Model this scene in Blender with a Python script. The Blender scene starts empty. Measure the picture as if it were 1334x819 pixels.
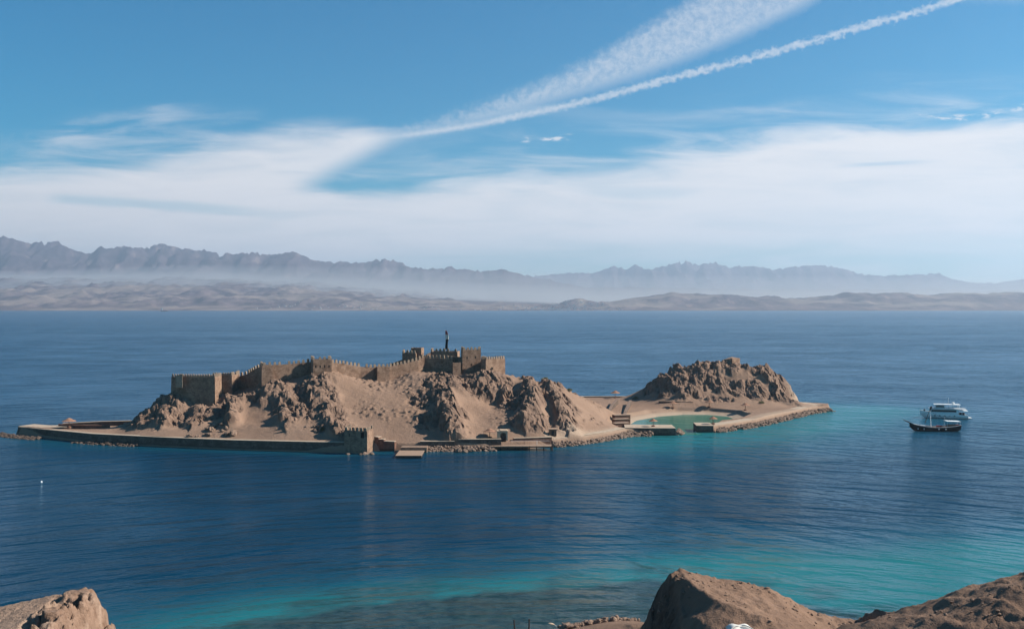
import bpy, bmesh, math, random
import numpy as np
from mathutils import Vector

SC = bpy.context.scene
COL = SC.collection
R = math.radians
F, CX, HY, CH = 1297.0, 667.0, 398.0, 52.0     # focal length in photo pixels, centre column, horizon row, eye height

# ------------------------------------------------------------------ camera, light, sky
cam = bpy.data.objects.new('camera', bpy.data.cameras.new('camera'))
COL.objects.link(cam)
cam.location = (0, 0, CH)
cam.rotation_euler = (R(90), 0, 0)
cam.data.sensor_fit = 'HORIZONTAL'
cam.data.sensor_width = 36.0
cam.data.lens = 36.0 * F / 1334.0
cam.data.shift_y = -(409.5 - HY) / 1334.0
cam.data.clip_start = 0.5
cam.data.clip_end = 80000.0
SC.camera = cam

SUN_EL, SUN_AZ = 35.0, 4.5                       # azimuth measured from +X towards +Y
sd = Vector((math.cos(R(SUN_EL)) * math.cos(R(SUN_AZ)), math.cos(R(SUN_EL)) * math.sin(R(SUN_AZ)), math.sin(R(SUN_EL))))
sl = bpy.data.lights.new('sun', 'SUN')
sl.energy = 5.0
sl.angle = R(0.53)
sl.color = (1.0, 0.93, 0.83)
so = bpy.data.objects.new('sun', sl)
COL.objects.link(so)
so.rotation_euler = sd.to_track_quat('Z', 'Y').to_euler()

SC.view_settings.view_transform = 'Standard'
SC.view_settings.look = 'None'
SC.view_settings.exposure = 0.85
SC.view_settings.gamma = 1.0
SC.view_settings.use_curve_mapping = False
SC.cycles.use_denoising = True
SC.cycles.volume_bounces = 0
SC.cycles.max_bounces = 5
SC.cycles.diffuse_bounces = 2
SC.cycles.glossy_bounces = 3
SC.cycles.sample_clamp_indirect = 4.0


class G:
    """tiny helper round a node tree"""
    def __init__(self, nt):
        self.nt = nt
    def n(self, t, **kw):
        o = self.nt.nodes.new(t)
        for k, v in kw.items():
            setattr(o, k, v)
        return o
    def put(self, sock, v):
        if v is None:
            return
        if isinstance(v, bpy.types.NodeSocket):
            self.nt.links.new(v, sock)
        else:
            if sock.type == 'RGBA' and len(v) == 3:
                v = (*v, 1)
            sock.default_value = v
    def m(self, op, a, b=None, c=None, clamp=False):
        o = self.n('ShaderNodeMath', operation=op, use_clamp=clamp)
        for s, v in zip(o.inputs, (a, b, c)):
            self.put(s, v)
        return o.outputs[0]
    def ss(self, x, a, b):
        o = self.n('ShaderNodeMapRange', interpolation_type='SMOOTHSTEP')
        for i, v in enumerate((x, a, b, 0.0, 1.0)):
            self.put(o.inputs[i], v)
        return o.outputs[0]
    def mix(self, f, a, b, blend='MIX'):
        o = self.n('ShaderNodeMix', data_type='RGBA', blend_type=blend)
        self.put(o.inputs[0], f); self.put(o.inputs[6], a); self.put(o.inputs[7], b)
        return o.outputs[2]
    def comb(self, x, y, z=0.0):
        o = self.n('ShaderNodeCombineXYZ')
        for s, v in zip(o.inputs, (x, y, z)):
            self.put(s, v)
        return o.outputs[0]
    def noise(self, v, scale, detail=3.0, rough=0.5, dist=0.0):
        o = self.n('ShaderNodeTexNoise')
        self.put(o.inputs['Vector'], v)
        o.inputs['Scale'].default_value = scale
        o.inputs['Detail'].default_value = detail
        o.inputs['Roughness'].default_value = rough
        o.inputs['Distortion'].default_value = dist
        return o.outputs[0]
    def vor(self, v, scale, feature='F1', out=0):
        o = self.n('ShaderNodeTexVoronoi', feature=feature)
        self.put(o.inputs['Vector'], v)
        o.inputs['Scale'].default_value = scale
        return o.outputs[out]
    def sep(self, v):
        o = self.n('ShaderNodeSeparateXYZ')
        self.put(o.inputs[0], v)
        return o.outputs
    def ramp(self, x, stops):
        o = self.n('ShaderNodeValToRGB')
        self.put(o.inputs[0], x)
        cr = o.color_ramp
        while len(cr.elements) < len(stops):
            cr.elements.new(0.5)
        for e, (p, c) in zip(cr.elements, stops):
            e.position = p
            e.color = (*c, 1) if len(c) == 3 else c
        return o.outputs[0]
    def curve(self, t, pts):
        o = self.n('ShaderNodeFloatCurve')
        self.put(o.inputs['Value'], t)
        c = o.mapping.curves[0]
        while len(c.points) < len(pts):
            c.points.new(0.5, 0.5)
        for p, (x, y) in zip(c.points, pts):
            p.location = (x, y)
        o.mapping.update()
        return o.outputs[0]


def make_world():
    w = bpy.data.worlds.new('World')
    SC.world = w
    w.use_nodes = True
    nt = w.node_tree
    nt.nodes.clear()
    g = G(nt)
    sky = g.n('ShaderNodeTexSky', sky_type='NISHITA')
    sky.sun_disc = False
    sky.sun_elevation = R(SUN_EL)
    sky.sun_rotation = R(90.0 - SUN_AZ)
    sky.altitude = 50
    sky.air_density = 1.0
    sky.dust_density = 0.35
    sky.ozone_density = 2.0
    tc = g.n('ShaderNodeTexCoord').outputs['Generated']
    d = g.n('ShaderNodeVectorMath', operation='NORMALIZE')
    g.put(d.inputs[0], tc)
    x, y, z = g.sep(d.outputs[0])
    yy = g.m('MAXIMUM', y, 0.12)
    u, v = g.m('DIVIDE', x, yy), g.m('DIVIDE', z, yy)
    front = g.ss(y, 0.12, 0.35)
    # sky map: t runs along the horizon, r is the rise above it (both from the direction alone)
    t = g.m('DIVIDE', g.m('ADD', g.m('MULTIPLY', u, F), CX + 400), 2134.0)
    r = g.m('DIVIDE', g.m('SUBTRACT', HY, g.m('MULTIPLY', v, F)), 450.0)
    T = lambda p: (p + 400.0) / 2134.0
    # deck coordinates: where the ray meets a high cloud deck, so the streaks run away with distance
    zz = g.m('MAXIMUM', z, 0.03)
    dk = g.comb(g.m('DIVIDE', x, zz), g.m('DIVIDE', y, zz), 0.0)
    ang = g.comb(g.m('MULTIPLY', u, 10.0), g.m('MULTIPLY', v, 10.0), 0.0)
    mp = g.n('ShaderNodeMapping')
    g.put(mp.inputs[0], ang)
    mp.inputs['Rotation'].default_value = (0, 0, R(-8))
    mp.inputs['Scale'].default_value = (0.55, 4.0, 1)
    streak = g.noise(mp.outputs[0], 1.2, 6, 0.62, 0.6)
    soft = g.noise(ang, 0.9, 5, 0.6, 0.3)
    rip = g.noise(ang, 13.0, 5, 0.65, 0.3)
    puff = g.noise(ang, 17.0, 3, 0.5, 0.3)

    def cv(pts):
        return g.curve(t, [(0.0, pts[0][1] / 450.0)] + [(T(a), b / 450.0) for a, b in pts] + [(1.0, pts[-1][1] / 450.0)])
    wob = g.m('MULTIPLY', g.m('SUBTRACT', streak, 0.5), 0.075)
    wob2 = g.m('MULTIPLY', g.m('SUBTRACT', soft, 0.5), 0.03)
    rw = g.m('ADD', g.m('ADD', r, wob), wob2)
    # 1 the great sheet
    top = cv([(-300, 250), (0, 238), (60, 222), (140, 211), (230, 204), (300, 196), (350, 214), (400, 240), (450, 244), (560, 236),
              (660, 222), (760, 209), (900, 192), (1000, 178), (1100, 166), (1180, 160), (1334, 152), (1600, 140)])
    sharp = cv([(-300, 22), (300, 30), (390, 14), (560, 14), (700, 26), (1000, 16), (1334, 12)])
    sheet = g.ss(g.m('SUBTRACT', rw, top), g.m('MULTIPLY', sharp, -0.5), g.m('MULTIPLY', sharp, 1.6))
    veil = g.m('MULTIPLY', g.ss(g.m('SUBTRACT', rw, top), -0.16, 0.03), g.m('MULTIPLY', g.ss(streak, 0.34, 0.75), 0.62))
    bot = cv([(-300, 395), (0, 392), (300, 385), (430, 355), (560, 335), (700, 325), (900, 322), (1334, 318), (1600, 315)])
    under = g.ss(g.m('SUBTRACT', g.m('ADD', r, g.m('MULTIPLY', wob, 0.35)), bot), -0.05, 0.05)
    sheet = g.m('MULTIPLY', sheet, g.m('SUBTRACT', 1.0, g.m('MULTIPLY', under, 0.72)))
    dens = g.m('MULTIPLY', sheet, g.m('ADD', 0.86, g.m('MULTIPLY', g.ss(streak, 0.25, 0.6), 0.12)))
    # 2 the lobe that runs up into the contrails
    lt = cv([(100, 225), (220, 203), (300, 181), (350, 170), (420, 165), (480, 168), (520, 176), (560, 171), (600, 166), (640, 158), (700, 146), (760, 150)])
    lb = cv([(100, 300), (300, 300), (370, 262), (410, 238), (455, 215), (500, 193), (525, 183), (560, 174), (600, 167), (640, 158), (700, 146), (760, 148)])
    lobe = g.m('MULTIPLY', g.ss(g.m('SUBTRACT', rw, lt), -0.035, 0.05), g.m('SUBTRACT', 1.0, g.ss(g.m('SUBTRACT', rw, lb), -0.045, 0.03)))
    lobe = g.m('MULTIPLY', lobe, g.m('ADD', 0.72, g.m('MULTIPLY', g.ss(streak, 0.3, 0.6), 0.18)))
    # 3 thin puffy contrail
    pw = g.m('MULTIPLY', g.m('SUBTRACT', puff, 0.5), g.m('MULTIPLY', cv([(515, 4), (700, 8), (900, 17), (1240, 19)]), 1.0))
    c3 = cv([(440, 186), (515, 178), (600, 166), (700, 146), (780, 128), (860, 106), (1000, 70), (1120, 36), (1240, 2), (1330, -28), (1500, -80)])
    h3 = cv([(440, 1.0), (515, 2.2), (700, 4.2), (900, 4.5), (1240, 4.5), (1500, 4)])
    d3 = g.m('ABSOLUTE', g.m('SUBTRACT', g.m('ADD', r, pw), c3))
    trail = g.m('MULTIPLY', g.m('SUBTRACT', 1.0, g.ss(g.m('SUBTRACT', d3, h3), -0.009, 0.007)), g.ss(t, T(470), T(560)))
    trail = g.m('MULTIPLY', trail, g.m('ADD', 0.36, g.m('MULTIPLY', g.ss(rip, 0.3, 0.65), 0.2)))
    # 4 spreading old contrail
    w1 = cv([(470, 178), (515, 174), (600, 150), (667, 126), (760, 86), (830, 46), (905, 2), (970, -40), (1100, -120)])
    w2 = cv([(470, 182), (515, 181), (600, 166), (667, 150), (750, 127), (850, 96), (960, 52), (1065, 2), (1140, -40), (1250, -100)])
    rr = g.m('ADD', r, g.m('MULTIPLY', g.m('SUBTRACT', rip, 0.5), 0.05))
    wedge = g.m('MULTIPLY', g.ss(g.m('SUBTRACT', rr, w1), -0.035, 0.03), g.m('SUBTRACT', 1.0, g.ss(g.m('SUBTRACT', rr, w2), -0.035, 0.02)))
    wedge = g.m('MULTIPLY', wedge, g.m('ADD', 0.26, g.m('MULTIPLY', g.ss(rip, 0.3, 0.7), 0.26)))
    # 5 faint cirrus on the left
    c5 = cv([(-100, 205), (30, 190), (150, 168), (270, 141), (420, 110)])
    fc = g.m('SUBTRACT', 1.0, g.ss(g.m('ABSOLUTE', g.m('SUBTRACT', g.m('ADD', r, wob), c5)), 0.005, 0.055))
    fc = g.m('MULTIPLY', g.m('MULTIPLY', fc, g.ss(streak, 0.4, 0.68)), g.m('MULTIPLY', g.ss(t, T(-20), T(120)), g.m('SUBTRACT', 1.0, g.ss(t, T(200), T(290)))))
    fc = g.m('MULTIPLY', fc, 0.36)
    # 6 small puffs along the right upper edge
    c6 = cv([(600, 184), (720, 180), (1000, 160), (1190, 151), (1270, 153), (1334, 140), (1500, 130)])
    pf = g.m('SUBTRACT', 1.0, g.ss(g.m('ABSOLUTE', g.m('SUBTRACT', r, c6)), 0.003, 0.014))
    band = g.m('MAXIMUM', g.ss(t, T(1180), T(1210)), g.m('MULTIPLY', g.ss(t, T(670), T(690)), g.m('SUBTRACT', 1.0, g.ss(t, T(735), T(750)))))
    pf = g.m('MULTIPLY', g.m('MULTIPLY', pf, band), g.ss(g.noise(g.comb(g.m('MULTIPLY', u, 55.0), g.m('MULTIPLY', v, 190.0), 0.0), 1.0, 4, 0.6, 0.3), 0.46, 0.66))
    pf = g.m('MULTIPLY', pf, 0.8)
    # 7 greyer streaks inside the sheet
    c7 = cv([(-50, 252), (60, 258), (200, 266), (350, 278), (480, 288)])
    g7 = g.m('SUBTRACT', 1.0, g.ss(g.m('ABSOLUTE', g.m('SUBTRACT', g.m('ADD', r, g.m('MULTIPLY', wob, 0.4)), c7)), 0.004, 0.022))
    g7 = g.m('MULTIPLY', g7, g.m('MULTIPLY', g.ss(t, T(50), T(90)), g.m('SUBTRACT', 1.0, g.ss(t, T(250), T(420)))))
    c8 = cv([(1000, 222), (1100, 216), (1250, 209), (1400, 204)])
    g8 = g.m('SUBTRACT', 1.0, g.ss(g.m('ABSOLUTE', g.m('SUBTRACT', r, c8)), 0.001, 0.009))
    g8 = g.m('MULTIPLY', g8, g.m('MULTIPLY', g.ss(t, T(1080), T(1130)), g.m('SUBTRACT', 1.0, g.ss(t, T(1160), T(1240)))))
    c9 = cv([(600, 250), (740, 246), (820, 250), (900, 252), (1000, 250)])
    g9 = g.m('SUBTRACT', 1.0, g.ss(g.m('ABSOLUTE', g.m('SUBTRACT', g.m('ADD', r, g.m('MULTIPLY', wob, 0.6)), c9)), 0.005, 0.03))
    g9 = g.m('MULTIPLY', g9, g.m('MULTIPLY', g.ss(t, T(730), T(790)), g.m('SUBTRACT', 1.0, g.ss(t, T(860), T(930)))))
    grey = g.m('ADD', g.m('MULTIPLY', g7, 0.34), g.m('ADD', g.m('MULTIPLY', g8, 0.3), g.m('MULTIPLY', g9, 0.2)))

    a = dens
    for b in (veil, lobe, trail, wedge, fc, pf):
        a = g.m('SUBTRACT', 1.0, g.m('MULTIPLY', g.m('SUBTRACT', 1.0, a), g.m('SUBTRACT', 1.0, b)))
    a = g.m('MULTIPLY', a, g.m('SUBTRACT', 1.0, grey))
    a = g.m('MULTIPLY', a, front, clamp=True)
    # clear sky
    skyc = g.mix(1.0, sky.outputs[0], SKY_TINT, 'MULTIPLY')
    hs = g.n('ShaderNodeHueSaturation')
    hs.inputs['Saturation'].default_value = SKY_SAT
    g.put(hs.inputs['Color'], skyc)
    cl = g.mix(g.ss(streak, 0.2, 0.8), CLOUD_A, CLOUD_B)
    out = g.mix(a, hs.outputs[0], cl)
    bg = g.n('ShaderNodeBackground')
    g.put(bg.inputs[0], out)
    bg.inputs[1].default_value = SKY_STRENGTH
    g.nt.links.new(bg.outputs[0], g.n('ShaderNodeOutputWorld').inputs[0])


SKY_STRENGTH = 0.059
SKY_TINT = (0.56, 0.90, 1.0)
SKY_SAT = 1.4
CLOUD_A = (7.9, 7.9, 8.2)
CLOUD_B = (8.8, 8.65, 8.8)
make_world()

# ------------------------------------------------------------------ numeric helpers
def P(px, py, Y):
    return ((px - CX) / F * Y, Y, CH - (py - HY) / F * Y)

def Xof(px, Y):
    return (px - CX) / F * Y

def Yat(py, z=0.0):
    return (CH - z) * F / (py - HY)

def _hash(i, j, k, s):
    n = (i * 374761393 + j * 668265263 + k * 2147483647 + s * 1274126177) & 0xFFFFFFFF
    n = ((n ^ (n >> 13)) * 1274126177) & 0xFFFFFFFF
    n = ((n ^ (n >> 16)) * 2246822519) & 0xFFFFFFFF
    return ((n ^ (n >> 15)) & 0xFFFFFF) / float(0xFFFFFF)

def vnoise(x, y, z=None, s=0):
    x = np.asarray(x, float); y = np.asarray(y, float)
    z = np.zeros_like(x) if z is None else np.asarray(z, float)
    i, j, k = (np.floor(q).astype(np.int64) for q in (x, y, z))
    fx, fy, fz = x - i, y - j, z - k
    fx, fy, fz = (q * q * q * (q * (q * 6 - 15) + 10) for q in (fx, fy, fz))
    r = 0
    for a in (0, 1):
        for b in (0, 1):
            for c in (0, 1):
                w = (fx if a else 1 - fx) * (fy if b else 1 - fy) * (fz if c else 1 - fz)
                r = r + w * _hash(i + a, j + b, k + c, s)
    return r

def fbm(x, y, z=None, o=4, s=0, g=0.5, l=2.03):
    a, t, r, f = 1.0, 0.0, 0.0, 1.0
    for q in range(o):
        r = r + a * vnoise(x * f + 17.3 * q, y * f - 9.1 * q, None if z is None else z * f + 3.7 * q, s + q)
        t += a; a *= g; f *= l
    return r / t

def ridged(x, y, z=None, o=4, s=0, g=0.5, l=2.03):
    a, t, r, f = 1.0, 0.0, 0.0, 1.0
    for q in range(o):
        n = 1 - np.abs(2 * vnoise(x * f + 11.3 * q, y * f + 5.1 * q, None if z is None else z * f, s + q) - 1)
        r = r + a * n * n
        t += a; a *= g; f *= l
    return r / t

def facet(x, y, s=0, tilt=1.0):
    """blocky rock: every cell is a tilted plate of its own height"""
    i, j = np.floor(x).astype(np.int64), np.floor(y).astype(np.int64)
    best = np.full(x.shape, 9.0); val = np.zeros(x.shape)
    for a in (-1, 0, 1):
        for b in (-1, 0, 1):
            ci, cj = i + a, j + b
            qx = ci + _hash(ci, cj, ci * 0, s); qy = cj + _hash(ci, cj, ci * 0 + 1, s)
            dx, dy = x - qx, y - qy
            d = dx * dx + dy * dy
            h = _hash(ci, cj, ci * 0 + 2, s) + tilt * ((_hash(ci, cj, ci * 0 + 3, s) - .5) * dx + (_hash(ci, cj, ci * 0 + 4, s) - .5) * dy)
            m = d < best
            best = np.where(m, d, best); val = np.where(m, h, val)
    return val

def dome(x, y, s=0):
    """rounded lumps with crevices between them"""
    i, j = np.floor(x).astype(np.int64), np.floor(y).astype(np.int64)
    best = np.full(x.shape, -9.0)
    for a in (-1, 0, 1):
        for b in (-1, 0, 1):
            ci, cj = i + a, j + b
            dx = x - ci - _hash(ci, cj, ci * 0, s); dy = y - cj - _hash(ci, cj, ci * 0 + 1, s)
            e = 0.8 + 0.5 * _hash(ci, cj, ci * 0 + 2, s)
            best = np.maximum(best, _hash(ci, cj, ci * 0 + 3, s) * .55 + .45 - (dx * dx + dy * dy) * 1.5 * e)
    return np.maximum(best, -.5)

def sstep(x, a, b):
    t = np.clip((x - a) / (b - a), 0, 1)
    return t * t * (3 - 2 * t)

def tps(pts, X, Y, lam=0.0):
    p = np.array(pts, float)
    S = 100.0
    q = p[:, :2] / S
    def U(r2):
        return np.where(r2 > 1e-12, 0.5 * r2 * np.log(np.maximum(r2, 1e-12)), 0)
    n = len(q)
    d2 = ((q[:, None] - q[None]) ** 2).sum(-1)
    A = np.zeros((n + 3, n + 3))
    A[:n, :n] = U(d2) + lam * np.eye(n)
    A[:n, n] = 1; A[:n, n + 1:] = q
    A[n, :n] = 1; A[n + 1:, :n] = q.T
    b = np.concatenate([p[:, 2], np.zeros(3)])
    c = np.linalg.solve(A, b)
    x, y = X / S, Y / S
    r = c[n] + c[n + 1] * x + c[n + 2] * y
    for k in range(n):
        r = r + c[k] * U((x - q[k, 0]) ** 2 + (y - q[k, 1]) ** 2)
    return r

def polydist(poly, X, Y):
    """signed distance, positive inside"""
    p = np.array(poly, float)
    d = np.full(X.shape, 1e9); ins = np.zeros(X.shape, bool)
    for a in range(len(p)):
        x1, y1 = p[a]; x2, y2 = p[(a + 1) % len(p)]
        ex, ey = x2 - x1, y2 - y1
        t = np.clip(((X - x1) * ex + (Y - y1) * ey) / (ex * ex + ey * ey), 0, 1)
        d = np.minimum(d, np.hypot(X - x1 - t * ex, Y - y1 - t * ey))
        c = ((y1 > Y) != (y2 > Y)) & (X < (x2 - x1) * (Y - y1) / (y2 - y1 + 1e-12) + x1)
        ins ^= c
    return np.where(ins, d, -d)

def linedist(line, X, Y):
    d = np.full(X.shape, 1e9); side = np.zeros(X.shape); par = np.zeros(X.shape)
    p = np.array(line, float)
    n = len(p) - 1
    for a in range(n):
        x1, y1 = p[a][:2]; x2, y2 = p[a + 1][:2]
        ex, ey = x2 - x1, y2 - y1
        t = np.clip(((X - x1) * ex + (Y - y1) * ey) / (ex * ex + ey * ey), 0, 1)
        q = np.hypot(X - x1 - t * ex, Y - y1 - t * ey)
        m = q < d
        d = np.where(m, q, d)
        side = np.where(m, np.sign(ex * (Y - y1) - ey * (X - x1)), side)
        par = np.where(m, (a + t) / n, par)
    return d, side, par

def grid_mesh(name, X, Y, Z, attrs=None, smooth=True):
    ny, nx = X.shape
    me = bpy.data.meshes.new(name)
    v = np.stack([X, Y, Z], -1).reshape(-1, 3).astype(np.float32)
    idx = np.arange(nx * ny).reshape(ny, nx)
    f = np.stack([idx[:-1, :-1], idx[:-1, 1:], idx[1:, 1:], idx[1:, :-1]], -1).reshape(-1, 4)
    me.vertices.add(len(v)); me.vertices.foreach_set('co', v.ravel())
    me.loops.add(f.size); me.loops.foreach_set('vertex_index', f.ravel().astype(np.int32))
    me.polygons.add(len(f))
    me.polygons.foreach_set('loop_start', np.arange(0, f.size, 4, dtype=np.int32))
    me.polygons.foreach_set('loop_total', np.full(len(f), 4, np.int32))
    me.polygons.foreach_set('use_smooth', np.full(len(f), smooth, bool))
    for k, a in (attrs or {}).items():
        at = me.attributes.new(k, 'FLOAT', 'POINT')
        at.data.foreach_set('value', np.asarray(a, np.float32).ravel())
    me.update(); me.validate()
    return me

# ------------------------------------------------------------------ objects: tags, parts, copies
def tag(o, label=None, cat=None, group=None, kind=None):
    if label: o['label'] = label
    if cat: o['category'] = cat
    if group: o['group'] = group
    if kind: o['kind'] = kind
    return o

def link(name, me, mat=None, parent=None, loc=None):
    o = bpy.data.objects.new(name, me)
    COL.objects.link(o)
    if mat is not None:
        me.materials.append(mat)
    if parent is not None:
        o.parent = parent
    if loc is not None:
        o.location = loc
    return o

def empty(name, loc, label, cat, group=None, rz=0.0):
    o = bpy.data.objects.new(name, None)
    COL.objects.link(o)
    o.location = loc
    o.rotation_euler = (0, 0, rz)
    o.empty_display_size = 0.5
    return tag(o, label, cat, group)

def copy_tree(o, parent=None):
    c = o.copy()
    COL.objects.link(c)
    c.parent = parent
    for ch in [k for k in o.children]:
        copy_tree(ch, c)
    return c

class MB:
    """collects simple shapes into one mesh"""
    def __init__(self):
        self.bm = bmesh.new()
    def face(self, vs):
        try:
            return self.bm.faces.new(vs)
        except ValueError:
            return None
    def prism(self, poly, z0, z1):
        """poly: (x,y) list, counter-clockwise; z1 may be a list per corner"""
        n = len(poly)
        zt = z1 if isinstance(z1, (list, tuple)) else [z1] * n
        zb = z0 if isinstance(z0, (list, tuple)) else [z0] * n
        a = [self.bm.verts.new((x, y, zb[i])) for i, (x, y) in enumerate(poly)]
        b = [self.bm.verts.new((x, y, zt[i])) for i, (x, y) in enumerate(poly)]
        self.face(a[::-1]); self.face(b)
        for i in range(n):
            j = (i + 1) % n
            self.face((a[i], a[j], b[j], b[i]))
        return self
    def box(self, x0, x1, y0, y1, z0, z1):
        return self.prism([(x0, y0), (x1, y0), (x1, y1), (x0, y1)], z0, z1)
    def tube(self, p0, p1, r0, r1=None, n=8):
        r1 = r0 if r1 is None else r1
        p0, p1 = Vector(p0), Vector(p1)
        q = (p1 - p0).to_track_quat('Z', 'Y')
        rings = []
        for p, r in ((p0, r0), (p1, r1)):
            rings.append([self.bm.verts.new(p + q @ Vector((r * math.cos(2 * math.pi * k / n), r * math.sin(2 * math.pi * k / n), 0))) for k in range(n)])
        a, b = rings
        self.face(a[::-1]); self.face(b)
        for i in range(n):
            self.face((a[i], a[(i + 1) % n], b[(i + 1) % n], b[i]))
        return self
    def lathe(self, prof, n=20, jit=0.0, seed=0):
        rnd = random.Random(seed)
        rings = []
        for r, z in prof:
            rings.append([self.bm.verts.new((r * math.cos(2 * math.pi * k / n) * (1 + rnd.uniform(-jit, jit)), r * math.sin(2 * math.pi * k / n) * (1 + rnd.uniform(-jit, jit)), z + (rnd.uniform(-jit, jit) if r > .3 else 0))) for k in range(n)])
        for a, b in zip(rings, rings[1:]):
            for i in range(n):
                self.face((a[i], a[(i + 1) % n], b[(i + 1) % n], b[i]))
        self.face(rings[0][::-1]); self.face(rings[-1])
        return self
    def build(self, name, mat, parent=None, loc=None, bevel=0.0, smooth=False):
        bmesh.ops.recalc_face_normals(self.bm, faces=self.bm.faces)
        me = bpy.data.meshes.new(name)
        self.bm.to_mesh(me); self.bm.free()
        if smooth:
            me.polygons.foreach_set('use_smooth', [True] * len(me.polygons))
        o = link(name, me, mat, parent, loc)
        if bevel:
            md = o.modifiers.new('bevel', 'BEVEL'); md.width = bevel; md.segments = 2; md.limit_method = 'ANGLE'
        return o

# ------------------------------------------------------------------ materials
def newmat(name):
    m = bpy.data.materials.new(name)
    m.use_nodes = True
    m.node_tree.nodes.clear()
    return m, G(m.node_tree)

def finish(g, color, rough=0.9, bump=None, bstr=0.5, bdist=0.1, spec=0.2, metallic=0.0):
    b = g.n('ShaderNodeBsdfPrincipled')
    g.put(b.inputs['Base Color'], color)
    g.put(b.inputs['Roughness'], rough)
    b.inputs['Specular IOR Level'].default_value = spec
    b.inputs['Metallic'].default_value = metallic
    if bump is not None:
        n = g.n('ShaderNodeBump')
        n.inputs['Strength'].default_value = bstr
        n.inputs['Distance'].default_value = bdist
        g.put(n.inputs['Height'], bump)
        g.nt.links.new(n.outputs[0], b.inputs['Normal'])
    g.nt.links.new(b.outputs[0], g.n('ShaderNodeOutputMaterial').inputs[0])

def pos(g):
    return g.n('ShaderNodeNewGeometry').outputs['Position']

def attr(g, name):
    a = g.n('ShaderNodeAttribute')
    a.attribute_name = name
    return a.outputs['Fac']

def plain(name, c, rough=0.6, var=0.12, scale=3.0, spec=0.3, metallic=0.0):
    m, g = newmat(name)
    p = pos(g)
    n = g.noise(p, scale, 4, 0.6)
    lo = tuple(k * (1 - var) for k in c); hi = tuple(min(1, k * (1 + var)) for k in c)
    finish(g, g.mix(g.ss(n, 0.3, 0.7), lo, hi), rough, n, 0.15, 0.03, spec, metallic)
    return m

def ground_mat(name, sand_a, sand_b, rock_a, rock_b, rock_c, k=1.0):
    m, g = newmat(name)
    p = pos(g)
    rk = attr(g, 'rock')
    pl = attr(g, 'pale')
    n1 = g.noise(p, 0.05 * k, 4, 0.6)
    n2 = g.noise(p, 0.5 * k, 5, 0.65)
    n3 = g.noise(p, 2.5 * k, 3, 0.6)
    sand = g.mix(g.ss(n1, 0.3, 0.7), sand_a, sand_b)
    sand = g.mix(g.m('MULTIPLY', g.ss(n2, 0.5, 0.72), 0.45), sand, rock_b)
    sp = g.ss(g.vor(p, 1.3 * k), 0.16, 0.05)
    sand = g.mix(g.m('MULTIPLY', sp, 0.35), sand, rock_a)
    rock = g.mix(g.ss(n2, 0.32, 0.68), rock_a, rock_b)
    rock = g.mix(g.m('MULTIPLY', g.ss(g.noise(p, 0.16 * k, 4, 0.6, 0.5), 0.5, 0.7), 0.7), rock, rock_c)
    rock = g.mix(g.m('MULTIPLY', g.ss(n3, 0.55, 0.75), 0.4), rock, rock_a)
    c = g.mix(g.ss(g.m('ADD', rk, g.m('MULTIPLY', g.m('SUBTRACT', n2, 0.5), 0.7)), 0.3, 0.62), sand, rock)
    c = g.mix(pl, c, (0.40, 0.31, 0.23))
    h = g.m('ADD', g.m('MULTIPLY', n2, 0.7), g.m('ADD', g.m('MULTIPLY', n3, 0.45), g.m('MULTIPLY', g.noise(p, 8.0 * k, 2, 0.6), 0.15)))
    finish(g, c, 0.95, h, 0.85, 0.6 / k, 0.1)
    return m

def stone_mat(name, a, b, c, course=0.45, stain=False):
    m, g = newmat(name)
    p = pos(g)
    x, y, z = g.sep(p)
    q = g.comb(g.m('ADD', x, g.m('MULTIPLY', y, 0.8)), g.m('MULTIPLY', z, 1.6), 0.0)
    cell = g.n('ShaderNodeTexVoronoi')
    cell.inputs['Scale'].default_value = 1.0 / course
    g.put(cell.inputs['Vector'], q)
    cr = g.sep(cell.outputs['Color'])[0]
    n = g.noise(p, 0.35, 5, 0.65)
    n2 = g.noise(p, 4.0, 3, 0.6)
    col = g.mix(cr, a, b)
    col = g.mix(g.m('MULTIPLY', g.ss(n, 0.42, 0.62), 0.8), col, c)
    band = g.noise(g.comb(g.m('MULTIPLY', g.m('ADD', x, y), 0.25), g.m('MULTIPLY', z, 1.1), 0.0), 1.0, 3, 0.6)
    col = g.mix(g.m('MULTIPLY', g.ss(band, 0.5, 0.65), 0.45), col, b)
    col = g.mix(g.m('MULTIPLY', g.ss(g.noise(p, 1.1, 2, 0.5), 0.58, 0.68), 0.5), col, tuple(k * 0.5 for k in c))
    if stain:
        col = g.mix(g.m('MULTIPLY', g.ss(g.m('ADD', z, g.m('MULTIPLY', n, 0.8)), 1.6, 0.7), 0.75), col, (0.022, 0.02, 0.017))
    edge = g.ss(g.vor(q, 1.0 / course, 'DISTANCE_TO_EDGE'), 0.0, 0.12)
    col = g.mix(g.m('MULTIPLY', g.m('SUBTRACT', 1.0, edge), 0.45), col, tuple(k * 0.55 for k in a))
    finish(g, col, 0.95, g.m('ADD', edge, g.m('MULTIPLY', n2, 0.6)), 0.6, 0.08, 0.1)
    return m

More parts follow.
